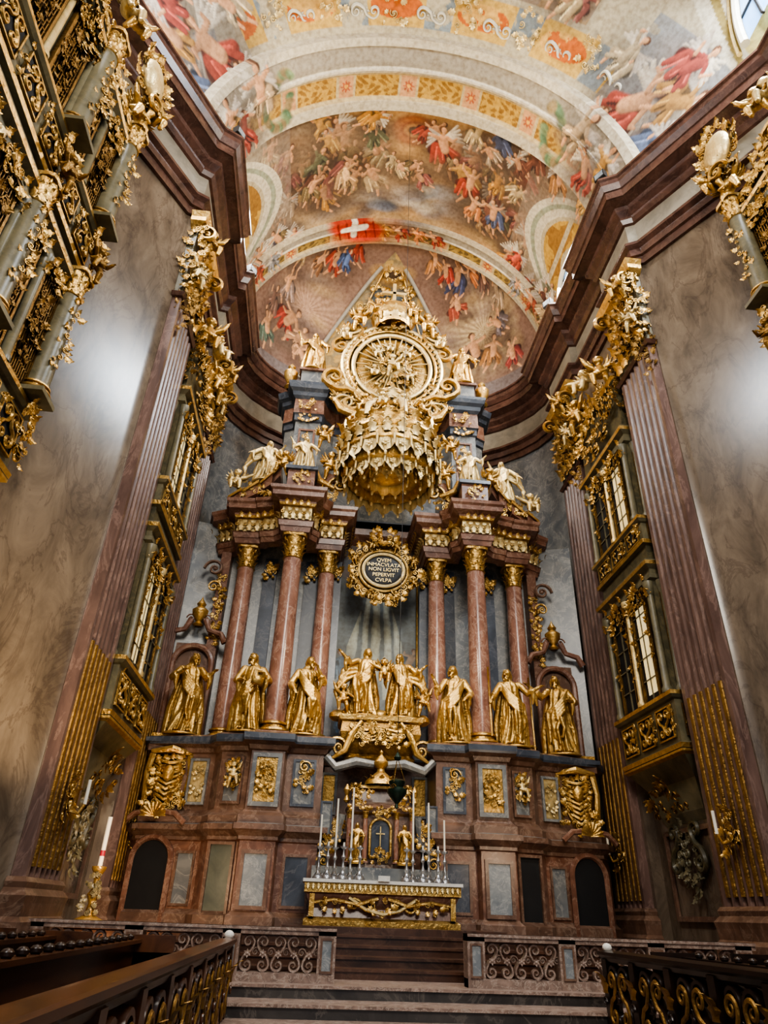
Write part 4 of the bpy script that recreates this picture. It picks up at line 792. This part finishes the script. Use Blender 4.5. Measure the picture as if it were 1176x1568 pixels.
# statues -----------------------------------------------------------
def staff(L,x,y,z0,m='gold',top=None):
    def f(T,H): tube(T,[(x*H,y*H,z0*H),(x*H*1.05,y*H,(z0+L)*H)],.012*H,m,8)
    return f
def book(x,y,z):
    def f(T,H): bx(T,(x*H,y*H,z*H),(.3,-1,.3),.14*H,.18*H,.045*H,'gold',roll=.2)
    return f
specs=[
 ((-5.15,18.35),2.25,((-.2,-.06,.64),(-.08,-.17,.7)),((.2,-.05,.66),(.27,-.14,.72)),dict(beard=True,lean=1,turn=1,seed=1)),
 ((-3.42,17.75),2.15,((-.19,-.03,.6),(-.12,-.18,.58)),((.2,-.06,.62),(.1,-.2,.66)),dict(beard=True,lean=-1,turn=-1,seed=2,extra=book(.05,-.2,.6))),
 ((-1.98,17.75),2.15,((-.2,-.02,.6),(-.16,-.16,.5)),((.19,-.1,.63),(.1,-.17,.78)),dict(beard=True,lean=1,turn=1,seed=3)),
 ((1.98,17.75),2.15,((-.2,-.05,.62),(-.26,-.1,.76)),((.2,-.03,.6),(.12,-.16,.52)),dict(beard=True,lean=-1,turn=-1,seed=4)),
 ((3.5,17.75),2.15,((-.2,-.04,.63),(-.25,-.13,.55)),((.22,-.02,.66),(.35,-.1,.72)),dict(beard=True,lean=1,turn=-1,seed=5,extra=staff(.85,-.27,-.15,.1))),
 ((5.05,18.35),2.25,((-.22,-.05,.68),(-.38,-.12,.8)),((.19,-.05,.62),(.08,-.18,.62)),dict(beard=True,lean=-1,turn=-1,seed=6,extra=staff(.9,-.36,-.13,.0))),
]
for (x,y),H,aL,aR,kw in specs:
    T=statue_T(H,aL,aR,**kw); T.obj('saint_statue',loc=(x,y,5.46),rz=(-.12 if x>0 else .12),ang=180)
mb=MB()
sweep(mb,[(-.95,18.6),(-.95,17.6),(.95,17.6),(.95,18.6)],[(-.1,4.9),(-.05,5.0),(-.12,5.1),(.0,5.3),(.08,5.6),(.05,5.85,'gold'),(.12,5.9,'gold'),(.14,6.02),(0,6.05),(-1,6.05)],'gold_dark')
for s in (-1,1):
    mb.inst(VOL,F((s*1.05,17.6,5.2),s=.3,sx=s),'gold'); tube(mb,[(s*.5,17.5,5.85),(s*.75,17.42,5.5),(s*.9,17.4,5.1),(s*1.2,17.4,4.9)],[.06,.09,.08,.04],'gold',8)
    tube(mb,[(s*.15,17.45,4.8),(s*.6,17.45,4.85),(s*1.1,17.45,4.7),(s*1.35,17.45,4.95)],[.1,.12,.12,.1],'blue_marble',8)
    for k in range(4): tube(mb,[(s*.8,17.52,5.8-.02*k),(s*.4,17.42,5.62-.1*k),(0,17.45,5.7-.08*k)],[.03,.05,.03],'gold',6)
ell(mb,(0,17.5,5.5),(.22,.12,.22),'gold',14); clump(mb,(0,17.42,5.5),o,.75,.3,50,.2,'gold',4,.5)
mb.obj('gilded_sarcophagus')
T=statue_T(1.95,((-.24,-.04,.72),(-.38,-.1,.84)),((.2,-.1,.66),(.2,-.2,.74)),seed=21,lean=-1,turn=1,wide=1.1,fly=-1); T.obj('mary_statue',loc=(-.42,18.1,6.12),rz=.15,ang=180)
T=statue_T(1.85,((-.22,-.06,.62),(-.2,-.2,.52)),((.24,-.02,.66),(.36,-.08,.74)),seed=22,lean=1,turn=-1,wide=1.05,fly=1,beard=True); T.obj('joachim_statue',loc=(.55,18.1,6.12),rz=-.2,ang=180)
mb=MB(); putto(mb,(.05,17.7,6.9),.85,(0,-1),2); putto(mb,(-1.0,18.0,6.25),.85,(0,-1),0); putto(mb,(1.15,18.0,6.3),.8,(0,-1),1); 
for k in range(9): ell(mb,(-1.1+.28*k,18.25,6.15+.06*math.sin(k*2)),(.25,.2,.16),'gold',10)
mb.obj('putti_and_clouds')
for i,(x,y,z,H,sg) in enumerate([(-4.0,18.6,13.55,1.75,-1),(-2.75,18.05,13.68,1.5,-1),(2.75,18.05,13.68,1.5,1),(4.0,18.6,13.5,1.75,1)]):
    T=statue_T(H,((-.22,-.05,.66),(-.3,-.12,.6+.2*(i%2))),((.22,-.05,.66),(.3,-.14,.75-.2*(i%2))),seed=40+i,lean=-sg,turn=-sg,m='gold_pale',vox=.02,fly=sg if i in(0,3) else 0,wide=1.1); T.obj('angel_statue',loc=(x,y,z),ang=180)
for i,(x,z) in enumerate([(-2.9,19.16),(2.9,19.16)]):
    T=statue_T(2.1,((-.22,-.05,.66),(-.28,-.12,.78)),((.22,-.05,.62),(.26,-.14,.55)),seed=50+i,lean=1 if x<0 else -1,vox=.02,wide=1.05); T.obj('angel_statue',loc=(x,19.35,z),ang=180)
mb=MB()
for sg in (-1,1):
    putto(mb,(sg*1.85,18.2,13.75),1.15,(0,-1),0,'gold',sg); putto(mb,(sg*3.35,17.9,13.55),1.0,(sg*.3,-1),1,'gold',sg); putto(mb,(sg*4.85,18.5,13.0),1.1,(0,-1),2,'gold_pale',sg); putto(mb,(sg*2.2,18.5,15.2),1.,(0,-1),1,'gold',-sg)
mb.obj('putti')
# crown canopy
mb=MB(); cx,cy=0.0,17.9; c=(cx,cy,0)
lathe(mb,[(.3,16.3),(.5,16.05),(.8,15.8),(1.2,15.55),(1.5,15.2),(1.62,14.95),(1.62,14.85),(1.7,14.8),(1.72,14.7),(1.64,14.62),(1.6,14.6),(1.58,14.3),(1.66,14.25),(1.66,14.15),(1.55,14.1)],c,'gold',64,mod=lambda A,z:.02*np.cos(16*A))
lathe(mb,[(1.5,14.1),(1.52,13.95),(1.48,13.6),(1.3,13.5),(1.1,13.62),(.7,13.75),(0,13.8)],c,'gold',64,mod=lambda A,z:.03*np.cos(24*A))
def valance(r,z,h,n,m):
    P=[]; N=n*10
    for k in range(N):
        a=2*pi*k/N; s=abs(math.sin(a*n/2)); zb=z-h*(.55+.45*s); rf=r*(1+.025*math.sin(a*n*2)); P.append([((r)*math.cos(a)+cx,r*math.sin(a)+cy,z),((rf*1.0)*math.cos(a)+cx,rf*math.sin(a)+cy,(z+zb)/2),((rf*1.03)*math.cos(a)+cx,rf*1.03*math.sin(a)+cy,zb)])
    grid(mb,np.array(P),m,cu=True)
    for k in range(n):
        a=2*pi*(k+.5)/n; ell(mb,(cx+r*1.03*math.cos(a),cy+r*1.03*math.sin(a),z-h*1.08),(.05,.05,.09),'gold_pale',8); mb.inst(ROS,F((cx+r*1.03*math.cos(a),cy+r*1.03*math.sin(a),z-h*.45),(math.cos(a),math.sin(a)),s=h*.28),'gold_pale')
        a=2*pi*k/n; tube(mb,[(cx+r*1.05*math.cos(a),cy+r*1.05*math.sin(a),z),(cx+r*1.06*math.cos(a),cy+r*1.06*math.sin(a),z-h*.6)],[.05,.03],'gold_pale',6)
valance(1.6,14.2,.62,20,'gold_pale'); valance(1.36,13.62,.5,18,'gold_pale'); valance(1.0,13.65,.4,14,'gold'); valance(.6,13.75,.4,9,'gold_pale')
for k in range(22):
    a=2*pi*k/22; oo=(math.cos(a),math.sin(a)); mb.inst(LEAF,F((cx+1.62*oo[0],cy+1.62*oo[1],14.35),oo,s=.5),'gold_pale'); mb.inst(LEAF,F((cx+1.6*oo[0],cy+1.6*oo[1],14.85),oo,s=.5 if k%2 else .62),'gold')
    mb.inst(VOL,F((cx+1.74*oo[0],cy+1.74*oo[1],14.72),oo,s=.11),'gold_pale')
for k in range(8):
    a=2*pi*k/8+.2; oo=(math.cos(a),math.sin(a)); tube(mb,[(cx+q*oo[0],cy+q*oo[1],z) for q,z in ((1.55,15.1),(1.45,15.6),(1.05,16.1),(.55,16.4),(.25,16.9))],[.12,.13,.11,.09,.06],'gold_pale',8)
    clump(mb,(cx+1.3*oo[0],cy+1.3*oo[1],15.55),(oo[0],oo[1],.5),.3,.4,16,.26,'gold',k,.3)
lathe(mb,[(.42,16.4),(.5,16.5),(.4,16.6),(.55,16.9),(.5,17.1),(.2,17.2),(.05,17.25)],c,'gold',20)
for k in range(8):
    a=k*pi/4; mb.inst(LEAF,F((cx+.5*math.cos(a),cy+.5*math.sin(a),16.6),(math.cos(a),math.sin(a)),s=.6),'gold_pale')
for s in (-1,1): putto(mb,(s*.95,17.0,15.5),1.0,(s*.3,-1),0 if s<0 else 1,'gold'); putto(mb,(s*.35,17.1,15.9),.8,(0,-1),2,'gold_pale')
tube(mb,[(0,17.9,16.),(0,19.6,17.6)],.12,'gold',8)
mb.obj('gilded_crown_canopy')
# medallion
mb=MB(); K=1.12; cx,cy,cz=0,0,0
ell(mb,(cx,cy+.2,cz),(1.75,.1,1.95),'gold_dark',36); ell(mb,(cx,cy+.12,cz),(1.25,.12,1.4),'gold',36)
for rx_,t,m in ((1.32,.08,'gold_pale'),(1.5,.06,'gold'),(1.68,.09,'gold_pale')): tube(mb,[(cx+rx_*math.cos(a),cy,cz+rx_*1.1*math.sin(a)) for a in np.linspace(0,2*pi,56)],t,m,8)
for k in range(34):
    a=2*pi*k/34; tube(mb,[(cx+.25*math.cos(a),cy-.02,cz+.28*math.sin(a)),(cx+(1.1+.12*(k%2))*math.cos(a),cy-.04,cz+1.12*(1.1+.12*(k%2))*math.sin(a))],[.05,.02],'gold_pale',6)
for k in range(52):
    a=2*pi*k/52; mb.inst(LEAF,F((cx+1.5*math.cos(a),cy-.02,cz+1.65*math.sin(a)),o,s=.26,roll=pi/2-a+.9),'gold')
clump(mb,(cx,cy-.1,cz-.1),o,.85,.9,60,.26,'gold',4,.3)
for (x,z,s,k) in ((-.5,.5,.7,0),(.45,.55,.7,1),(-.6,-.4,.7,2),(.6,-.45,.7,0),(0,-.1,1.0,1),(-.1,.75,.6,2)): putto(mb,(cx+x,cy-.15,cz+z-.3),s,(0,-1),k,'gold_pale')
for s in (-1,1):
    mb.inst(SSC,F((cx+s*1.6,cy,cz-1.2),o,s=.8,sx=s,roll=s*.5),'gold'); mb.inst(VOL,F((cx+s*1.5,cy,cz-1.75),o,s=.36,sx=s),'gold_pale'); mb.inst(SSC,F((cx+s*1.55,cy,cz+1.15),o,s=.6,sx=-s,roll=-s*.5),'gold')
    clump(mb,(cx+s*1.55,cy+.05,cz-1.1),o,.4,.8,50,.28,'gold',3,.4); clump(mb,(cx+s*1.4,cy+.05,cz+1.3),o,.4,.45,34,.28,'gold',5,.4)
    putto(mb,(cx+s*1.2,cy-.15,cz+1.55),1.2,(0,-1),0,'gold',s); putto(mb,(cx+s*1.6,cy-.1,cz+.8),.9,(0,-1),2,'gold_pale',s)
    tube(mb,[(cx+s*1.1,cy,cz-2.2),(cx+s*1.6,cy,cz-2.0),(cx+s*1.85,cy,cz-1.6)],[.14,.16,.08],'gold',8)
clump(mb,(cx,cy,cz-1.9),o,.9,.3,44,.3,'gold',5,.4)
lathe(mb,[(.6,0),(.65,.1),(.55,.2),(.8,.5),(.7,.8),(.3,1.0),(.1,1.1),(.14,1.2),(0,1.25)],(cx,cy,cz+1.7),'gold',24)
for k in range(12):
    a=2*pi*k/12; mb.inst(LEAF,F((cx+.6*math.cos(a),cy+.6*math.sin(a),cz+1.8),(math.cos(a),math.sin(a)),s=.6),'gold_pale')
for s in (-1,1): putto(mb,(cx+s*.6,cy-.4,cz+1.95),1.05,(s*.3,-1),1 if s<0 else 0,'gold',s)
clump(mb,(cx,cy-.3,cz+2.0),o,.6,.4,36,.3,'gold',9,.4)
box(mb,cx-.06,cx+.06,cy-.05,cy+.05,cz+2.8,cz+4.1,'gold_pale'); box(mb,cx-.45,cx+.45,cy-.05,cy+.05,cz+3.55,cz+3.67,'gold_pale')
m2=MB(); m2.inst(mb.T(),Matrix.Translation((.1,19.0,19.5))@Matrix.Diagonal((K,1.1,K,1))); m2.obj('radiant_medallion')
# ================================================================ MENSA, TABERNACLE, CANDLES
mb=MB()
W=1.6
sweep(mb,[(-W,16.9),(-W,15.8),(W,15.8),(W,16.9)],[(-.05,1.38),(.0,1.4),(.0,1.5),(-.08,1.55,'red_marble'),(-.12,1.7,'red_marble'),(-.03,1.95,'red_marble'),(.02,1.98,'gold'),(.02,2.16,'cloth'),(.06,2.16,'cloth'),(.06,2.22,'cloth'),(-1.,2.22)],'gold')
for k in range(30):
    x=-W+.05+(2*W-.1)*k/29; mb.inst(LEAFS,F((x,15.76,2.14),(0,-1),s=.13,roll=pi),'gold_pale'); mb.inst(LEAFS,F((x,15.84,1.42),(0,-1),s=.1),'gold_pale')
for x,w in ((-1.45,.1),(1.45,.1)): bx(mb,(x,15.9,1.75),o,w,.4,.12,'gold')
for s in (-1,1):
    mb.inst(SSC,F((s*.42,15.83,1.78),o,s=.22,roll=pi/2*s),'gold'); tube(mb,[(s*.1,15.8,1.9),(s*.5,15.78,1.78),(s*1.,15.8,1.86),(s*1.4,15.82,1.8)],[.04,.04,.03,.03],'gold',6)
    clump(mb,(s*.95,15.82,1.78),o,.35,.08,18,.12,'gold',2,.5)
tube(mb,[(-.7,15.8,1.9),(-.35,15.78,1.7),(0,15.76,1.62),(.35,15.78,1.7),(.7,15.8,1.9)],.035,'gold_pale',6); clump(mb,(0,15.8,1.8),o,.25,.12,12,.16,'gold',2,.4)
bx(mb,(0,15.72,2.26),(0,-1),.24,.1,.03,'cloth')
mb.obj('altar_table')
mb=MB()
box(mb,-1.5,1.5,16.6,17.3,2.2,2.5,'blue_marble'); 
sweep(mb,[(-.75,17.6),(-.75,16.9),(.75,16.9),(.75,17.6)],[(0,2.2),(0,2.5),(-.06,2.6),(-.08,3.6,'gold'),(.0,3.65),(.05,3.75),(-.1,3.85),(-.2,3.9),(-.25,4.15),(-.15,4.2,'gold'),(-.15,4.26),(-.7,4.3)],'brown_marble')
for s in (-1,1):
    for x,y in ((.72,16.85),(.36,16.75)): col(mb,s*x,y,2.6,3.65,.055,'column_marble','gold',12)
    tube(mb,[(s*1.3,17.2,2.5),(s*1.2,17.15,2.9),(s*.95,17.1,3.1),(s*.88,17.05,3.6)],[.14,.12,.1,.1],'blue_marble',8); mb.inst(VOL,F((s*1.25,17.0,2.62),s=.16,sx=s),'gold')
    clump(mb,(s*1.0,17.05,3.3),o,.12,.3,24,.15,'gold',4,.4); clump(mb,(s*1.2,17.05,2.9),o,.12,.2,18,.14,'gold',5,.4); clump(mb,(s*.5,16.8,3.75),o,.25,.08,18,.12,'gold',5,.4)
    lathe(mb,[(.04,0),(.08,.05),(.04,.15),(.09,.28),(.02,.4)],(s*.8,17.0,3.85),'gold',10)
    clump(mb,(s*.42,16.85,4.05),o,.2,.1,16,.13,'gold',7,.4); putto(mb,(s*.62,16.9,3.95),.4,(0,-1),0,'gold',s)
    mb.inst(VOL,F((s*.55,16.85,3.98),s=.13,sx=s),'gold'); panel(mb,(s*1.25,17.25,3.5),o,.2,.7,'dark_blue','blue_marble',.04)
bx(mb,(0,16.92,3.1),o,.44,.75,.05,'dark_blue'); 
tube(mb,[(-.24,16.84,2.75),(-.24,16.84,3.3)]+[(-.24*math.cos(a),16.84,3.3+.22*math.sin(a)) for a in np.linspace(0,pi,10)]+[(.24,16.84,3.3),(.24,16.84,2.75)],.035,'gold',6)
tube(mb,[(0,16.82,2.85),(0,16.82,3.35)],.015,'gold_pale',6); tube(mb,[(-.1,16.82,3.2),(.1,16.82,3.2)],.015,'gold_pale',6); clump(mb,(0,16.8,2.72),o,.2,.14,22,.13,'gold',9,.4); clump(mb,(0,16.8,3.62),o,.2,.1,18,.13,'gold',8,.4)
lathe(mb,[(.4,4.28),(.36,4.38),(.22,4.5),(.1,4.6),(.09,4.66),(.17,4.75),(.18,4.82),(.09,4.93),(.03,5.0),(.05,5.06),(0,5.12)],(0,17.2,0),'gold',20)
for k in range(8): mb.inst(LEAF,F((.3*math.cos(k*pi/4),17.2+.3*math.sin(k*pi/4),4.32),(math.cos(k*pi/4),math.sin(k*pi/4)),s=.22),'gold')
mb.obj('tabernacle')
for s in (-1,1):
    T=statue_T(.8,((-.2,-.05,.64),(-.1,-.16,.7)),((.2,-.05,.62),(.12,-.17,.62)),seed=60+s,lean=s,vox=.011); T.obj('saint_statuette',loc=(s*.54,16.68,2.62),ang=180)
def candle(H,x,y,z):
    mb=MB(); h=.62
    lathe(mb,[(.12,0),(.12,.03),(.06,.1),(.03,.16),(.055,.22),(.03,.28),(.022,.36),(.05,.42),(.022,.48),(.02,.56),(.075,.6),(.075,.62),(.02,.63)],(0,0,0),'silver',14)
    for k in range(3):
        a=k*2.1+.5; mb.inst(VOL,F((.08*math.cos(a),.08*math.sin(a),.08),(math.cos(a),math.sin(a)),s=.04),'silver')
    tube(mb,[(0,0,.62),(0,0,H)],[.022,.02],'wax',10); tube(mb,[(0,0,H),(0,0,H+.03)],.004,'black_metal',5)
    mb.obj('altar_candlestick',loc=(x,y,z))
for s in (-1,1):
    for (x,y,H,z) in ((1.36,16.2,1.25,2.225),(1.02,16.25,1.6,2.225),(.68,16.3,1.85,2.225)): candle(H,s*x,y,z)
    for (x,H) in ((1.18,.55),(.85,.55),(.5,.5)): candle(H+.15,s*x,15.98,2.225)
mb=MB(); x,y,z=.1,14.6,3.7
lathe(mb,[(0,-.25),(.04,-.22),(.03,-.15),(.12,-.05),(.2,.05),(.2,.12),(.13,.17),(.17,.24),(.17,.28),(.1,.32)],(x,y,z),'lamp_green',18)
for k in range(3):
    a=k*2.1; tube(mb,[(x+.17*math.cos(a),y+.17*math.sin(a),z+.25),(x,y,z+.75)],.008,'gold_dark',5); mb.inst(VOL,F((x+.2*math.cos(a),y+.2*math.sin(a),z+.15),(math.cos(a),math.sin(a)),s=.06),'gold_dark')
lathe(mb,[(.06,.7),(.08,.75),(.02,.85)],(x,y,z),'lamp_green',12); tube(mb,[(x,y,z+.8),(x,y,27.95)],.008,'black_metal',5)
mb.obj('sanctuary_lamp')
mb=MB(); lathe(mb,[(.28,0),(.28,.08),(.1,.16),(.06,.35),(.12,.5),(.05,.6),(.06,.8),(.13,.92),(.14,.97),(.06,.98)],(0,0,0),'gold',16)
tube(mb,[(0,0,.95),(0,0,1.15)],.045,'wax',12); tube(mb,[(0,0,1.15),(0,0,1.25)],.047,'red_wax',12); tube(mb,[(0,0,1.25),(0,0,1.85)],.045,'wax',12); tube(mb,[(0,0,1.85),(0,0,1.89)],.006,'black_metal',5)
clump(mb,(0,-.1,.5),(0,-1),.14,.4,26,.14,'grey_green',3,.3)
mb.obj('paschal_candle',loc=(-5.6,15.2,1.28))
# ================================================================ COMMUNION RAIL
for sg in (-1,1):
    mb=MB(); y=12.75; x0,x1=1.05,5.9; z0,z1=.68,1.4
    a,b=sorted((sg*x0,sg*x1)); box(mb,a,b,y-.16,y+.16,z0,z0+.12,'rail_marble'); box(mb,a,b,y-.17,y+.17,z1-.1,z1,'rail_marble'); box(mb,a,b,y-.2,y+.2,z1-.04,z1,'rail_marble')
    for k in range(4):
        x=sg*(x0+.14+k*1.5); box(mb,x-.14,x+.14,y-.17,y+.17,z0,z1,'rail_marble'); panel(mb,(x,y-.17,(z0+z1)/2),o,.14,.4,'brown_marble','slate',.03,.03)
        if k<3:
            xc=sg*(x0+.14+(k+.5)*1.5)
            for j in range(-2,3):
                mb.inst(SSC,F((xc+j*.24,y-.02,(z0+z1)/2),o,s=.2,sx=(-1 if j%2 else 1),sy=2.2),'rail_marble'); mb.inst(VOL,F((xc+(j+.5)*.24,y-.02,(z0+z1)/2+.02),o,s=.07,sy=3),'rail_marble')
                mb.inst(ROS,F((xc+j*.24,y-.1,(z0+z1)/2),o,s=.08),'rail_marble')
    mb.obj('communion_rail')
# ================================================================ PEWS
KNOB=MB(); ell(KNOB,(0,0,0),(.055,.055,.04),'wood_dark',10); KNOB=KNOB.T()
for sg in (-1,1):
    X=2.65 if sg<0 else 2.95; w='wood' if sg<0 else 'wood_dark'; hwd=.075
    mb=MB(); y0,y1=2.2,11.6; zt=1.26; o2=(-sg,0)
    pp=mp([(X+hwd,y0),(X-hwd,y0),(X-hwd,y1),(X+hwd,y1)],sg)
    sweep(mb,pp,[(-.02,.0),(.04,.0),(.04,.15),(0,.18),(0,.28),(-.04,.3)],w)
    sweep(mb,pp,[(-.07,zt-.14),(.0,zt-.13),(.02,zt-.08),(.05,zt-.05),(.05,zt-.01),(.02,zt),(-.07,zt+.015)],w)
    box(mb,min(sg*(X-.06),sg*(X+.08)),max(sg*(X-.06),sg*(X+.08)),y0,y1,zt-.08,zt,w)
    n=9
    for k in range(n+1):
        y=y0+(y1-y0)*k/n; y=min(max(y,y0+.1),y1-.1); box(mb,min(sg*(X-.1),sg*(X+.08)),max(sg*(X-.1),sg*(X+.08)),y-.08,y+.08,.1,zt-.1,w); mb.inst(LEAF,F((sg*(X-.11),y,.75),o2,s=.35),'gold_dark'); mb.inst(VOL,F((sg*(X-.13),y,.65),o2,s=.07),w)
        if k<n:
            yc=y0+(y1-y0)*(k+.5)/n
            for s in (-1,1): mb.inst(SSC,F((sg*(X-.02),yc+s*.2,.7),o2,s=.33,sx=s,sy=1.5),w); mb.inst(SSC,F((sg*(X-.1),yc+s*.2,.7),o2,s=.26,sx=s,sy=.5),'gold_dark')
            mb.inst(ROS,F((sg*(X-.08),yc,.7),o2,s=.14),w); mb.inst(VOL,F((sg*(X-.03),yc,.98),o2,s=.09,sy=1.5),w); mb.inst(VOL,F((sg*(X-.03),yc,.42),o2,s=.09,sy=1.5),w)
            box(mb,min(sg*(X),sg*(X+.05)),max(sg*(X),sg*(X+.05)),yc-.5,yc+.5,.25,.4,w)
    ell(mb,(sg*(X-.02),y1-.1,zt+.04),(.07,.07,.06),'cloth',12)
    mb.obj('carved_pew_front')
    for i,Xr in enumerate((3.75,4.75,5.6)):
        mb=MB(); yy=y1-.9-.3*i; zt2=1.24+.02*i
        box(mb,min(sg*Xr,sg*(Xr+.06)),max(sg*Xr,sg*(Xr+.06)),y0,yy,.1,zt2-.02,w); box(mb,min(sg*(Xr-.08),sg*(Xr+.12)),max(sg*(Xr-.08),sg*(Xr+.12)),y0,yy,zt2-.04,zt2,w); box(mb,min(sg*(Xr-.48),sg*Xr),max(sg*(Xr-.48),sg*Xr),y0,yy,.42,.47,w)
        sweep(mb,[(sg*(Xr-.5),yy),(sg*(Xr+.12),yy)],[(0,0),(0,1.1)],w)
        box(mb,min(sg*(Xr-.5),sg*(Xr+.14)),max(sg*(Xr-.5),sg*(Xr+.14)),yy,yy+.06,0,zt2+.05,w)
        y=y0+.2
        while y<yy: mb.inst(KNOB,Matrix.Translation((sg*(Xr+.02),y,zt2+.03))); y+=.32
        mb.obj('choir_pew')
# ================================================================ LIGHTS
w=bpy.data.worlds.new('w'); sc.world=w; w.use_nodes=True; w.node_tree.nodes['Background'].inputs[0].default_value=(.86,.9,1,1); w.node_tree.nodes['Background'].inputs[1].default_value=.6
def area(name,loc,tgt,size,e,colr=(1,1,1),sy=None):
    l=bpy.data.lights.new(name,'AREA'); l.shape='RECTANGLE'; l.size=size; l.size_y=sy or size; l.energy=e; l.color=colr
    ob=bpy.data.objects.new(name,l); sc.collection.objects.link(ob); ob.location=loc; ob.rotation_euler=(Vector(tgt)-Vector(loc)).to_track_quat('-Z','Y').to_euler()
def spot(name,loc,tgt,e,ang,colr,blend=.6,r=.15):
    l=bpy.data.lights.new(name,'SPOT'); l.energy=e; l.spot_size=math.radians(ang); l.spot_blend=blend; l.color=colr; l.shadow_soft_size=r
    ob=bpy.data.objects.new(name,l); sc.collection.objects.link(ob); ob.location=loc; ob.rotation_euler=(Vector(tgt)-Vector(loc)).to_track_quat('-Z','Y').to_euler()
area('nave_window_light',(7.9,5.5,23.4),(-3,15,8),2.2,2200,(.86,.93,1),2.6)
area('nave_window_light',(-7.7,5.5,23.4),(3,15,8),2.2,1600,(.96,.97,1),2.6)
area('rear_fill_light',(0,-5,16),(0,18,12),5,2300,(1,.93,.82),6)  # added back fill at the open nave end, unseen
area('chancel_window_light',(5.9,16.3,22.6),(-1,18.5,12),2.,1300,(1,.95,.88))
area('chancel_window_light',(-5.7,16.3,22.6),(1,18.5,12),2.,1300,(1,.95,.88))
for sg in (-1,1):
    spot('cornice_floodlamp',(sg*5.0+.2,11.5,22.0),(-sg*1.5,15.5,28),800,120,(1,.85,.62)); spot('cornice_floodlamp',(sg*5+.2,17.2,22),(-sg*1,21,26),620,130,(1,.85,.62))
    spot('cornice_floodlamp',(sg*5.4+.2,9.5,22),(-sg*2,10,29),460,130,(1,.89,.7))
spot('warm_spot',(-4.6,13.3,2.2),(-5.2,17.5,2.2),360,100,(1,.7,.42)); spot('warm_spot',(-5.0,9.6,4.0),(-6.9,11.4,5.5),380,110,(1,.76,.46))
spot('warm_spot',(0,12.9,9.5),(0,18,6.5),1000,80,(1,.87,.66),1.,.4)
spot('warm_spot',(0.3,12.6,8.5),(0,18,15.5),950,60,(1,.88,.68),1.,.35)  # added upward spot to brighten the crown underside, no fixture
spot('warm_spot',(3.8,12.5,3.),(3,17,5),180,90,(1,.75,.5))
try: sc.view_settings.look='AgX - Medium High Contrast'
except Exception: pass
# ================================================================ CAMERA
cd=bpy.data.cameras.new('camera'); cam=bpy.data.objects.new('camera',cd); sc.collection.objects.link(cam); sc.camera=cam
cd.sensor_fit='VERTICAL'; cd.sensor_height=36; cd.lens=1050/1600*36; cd.clip_start=.05; cd.clip_end=200
cam.matrix_world=Matrix.Translation((-1.6,0,1.6))@Matrix.Rotation(math.radians(-4.8),4,'Z')@Matrix.Rotation(math.radians(121),4,'X')@Matrix.Rotation(math.radians(2.1),4,'Z')
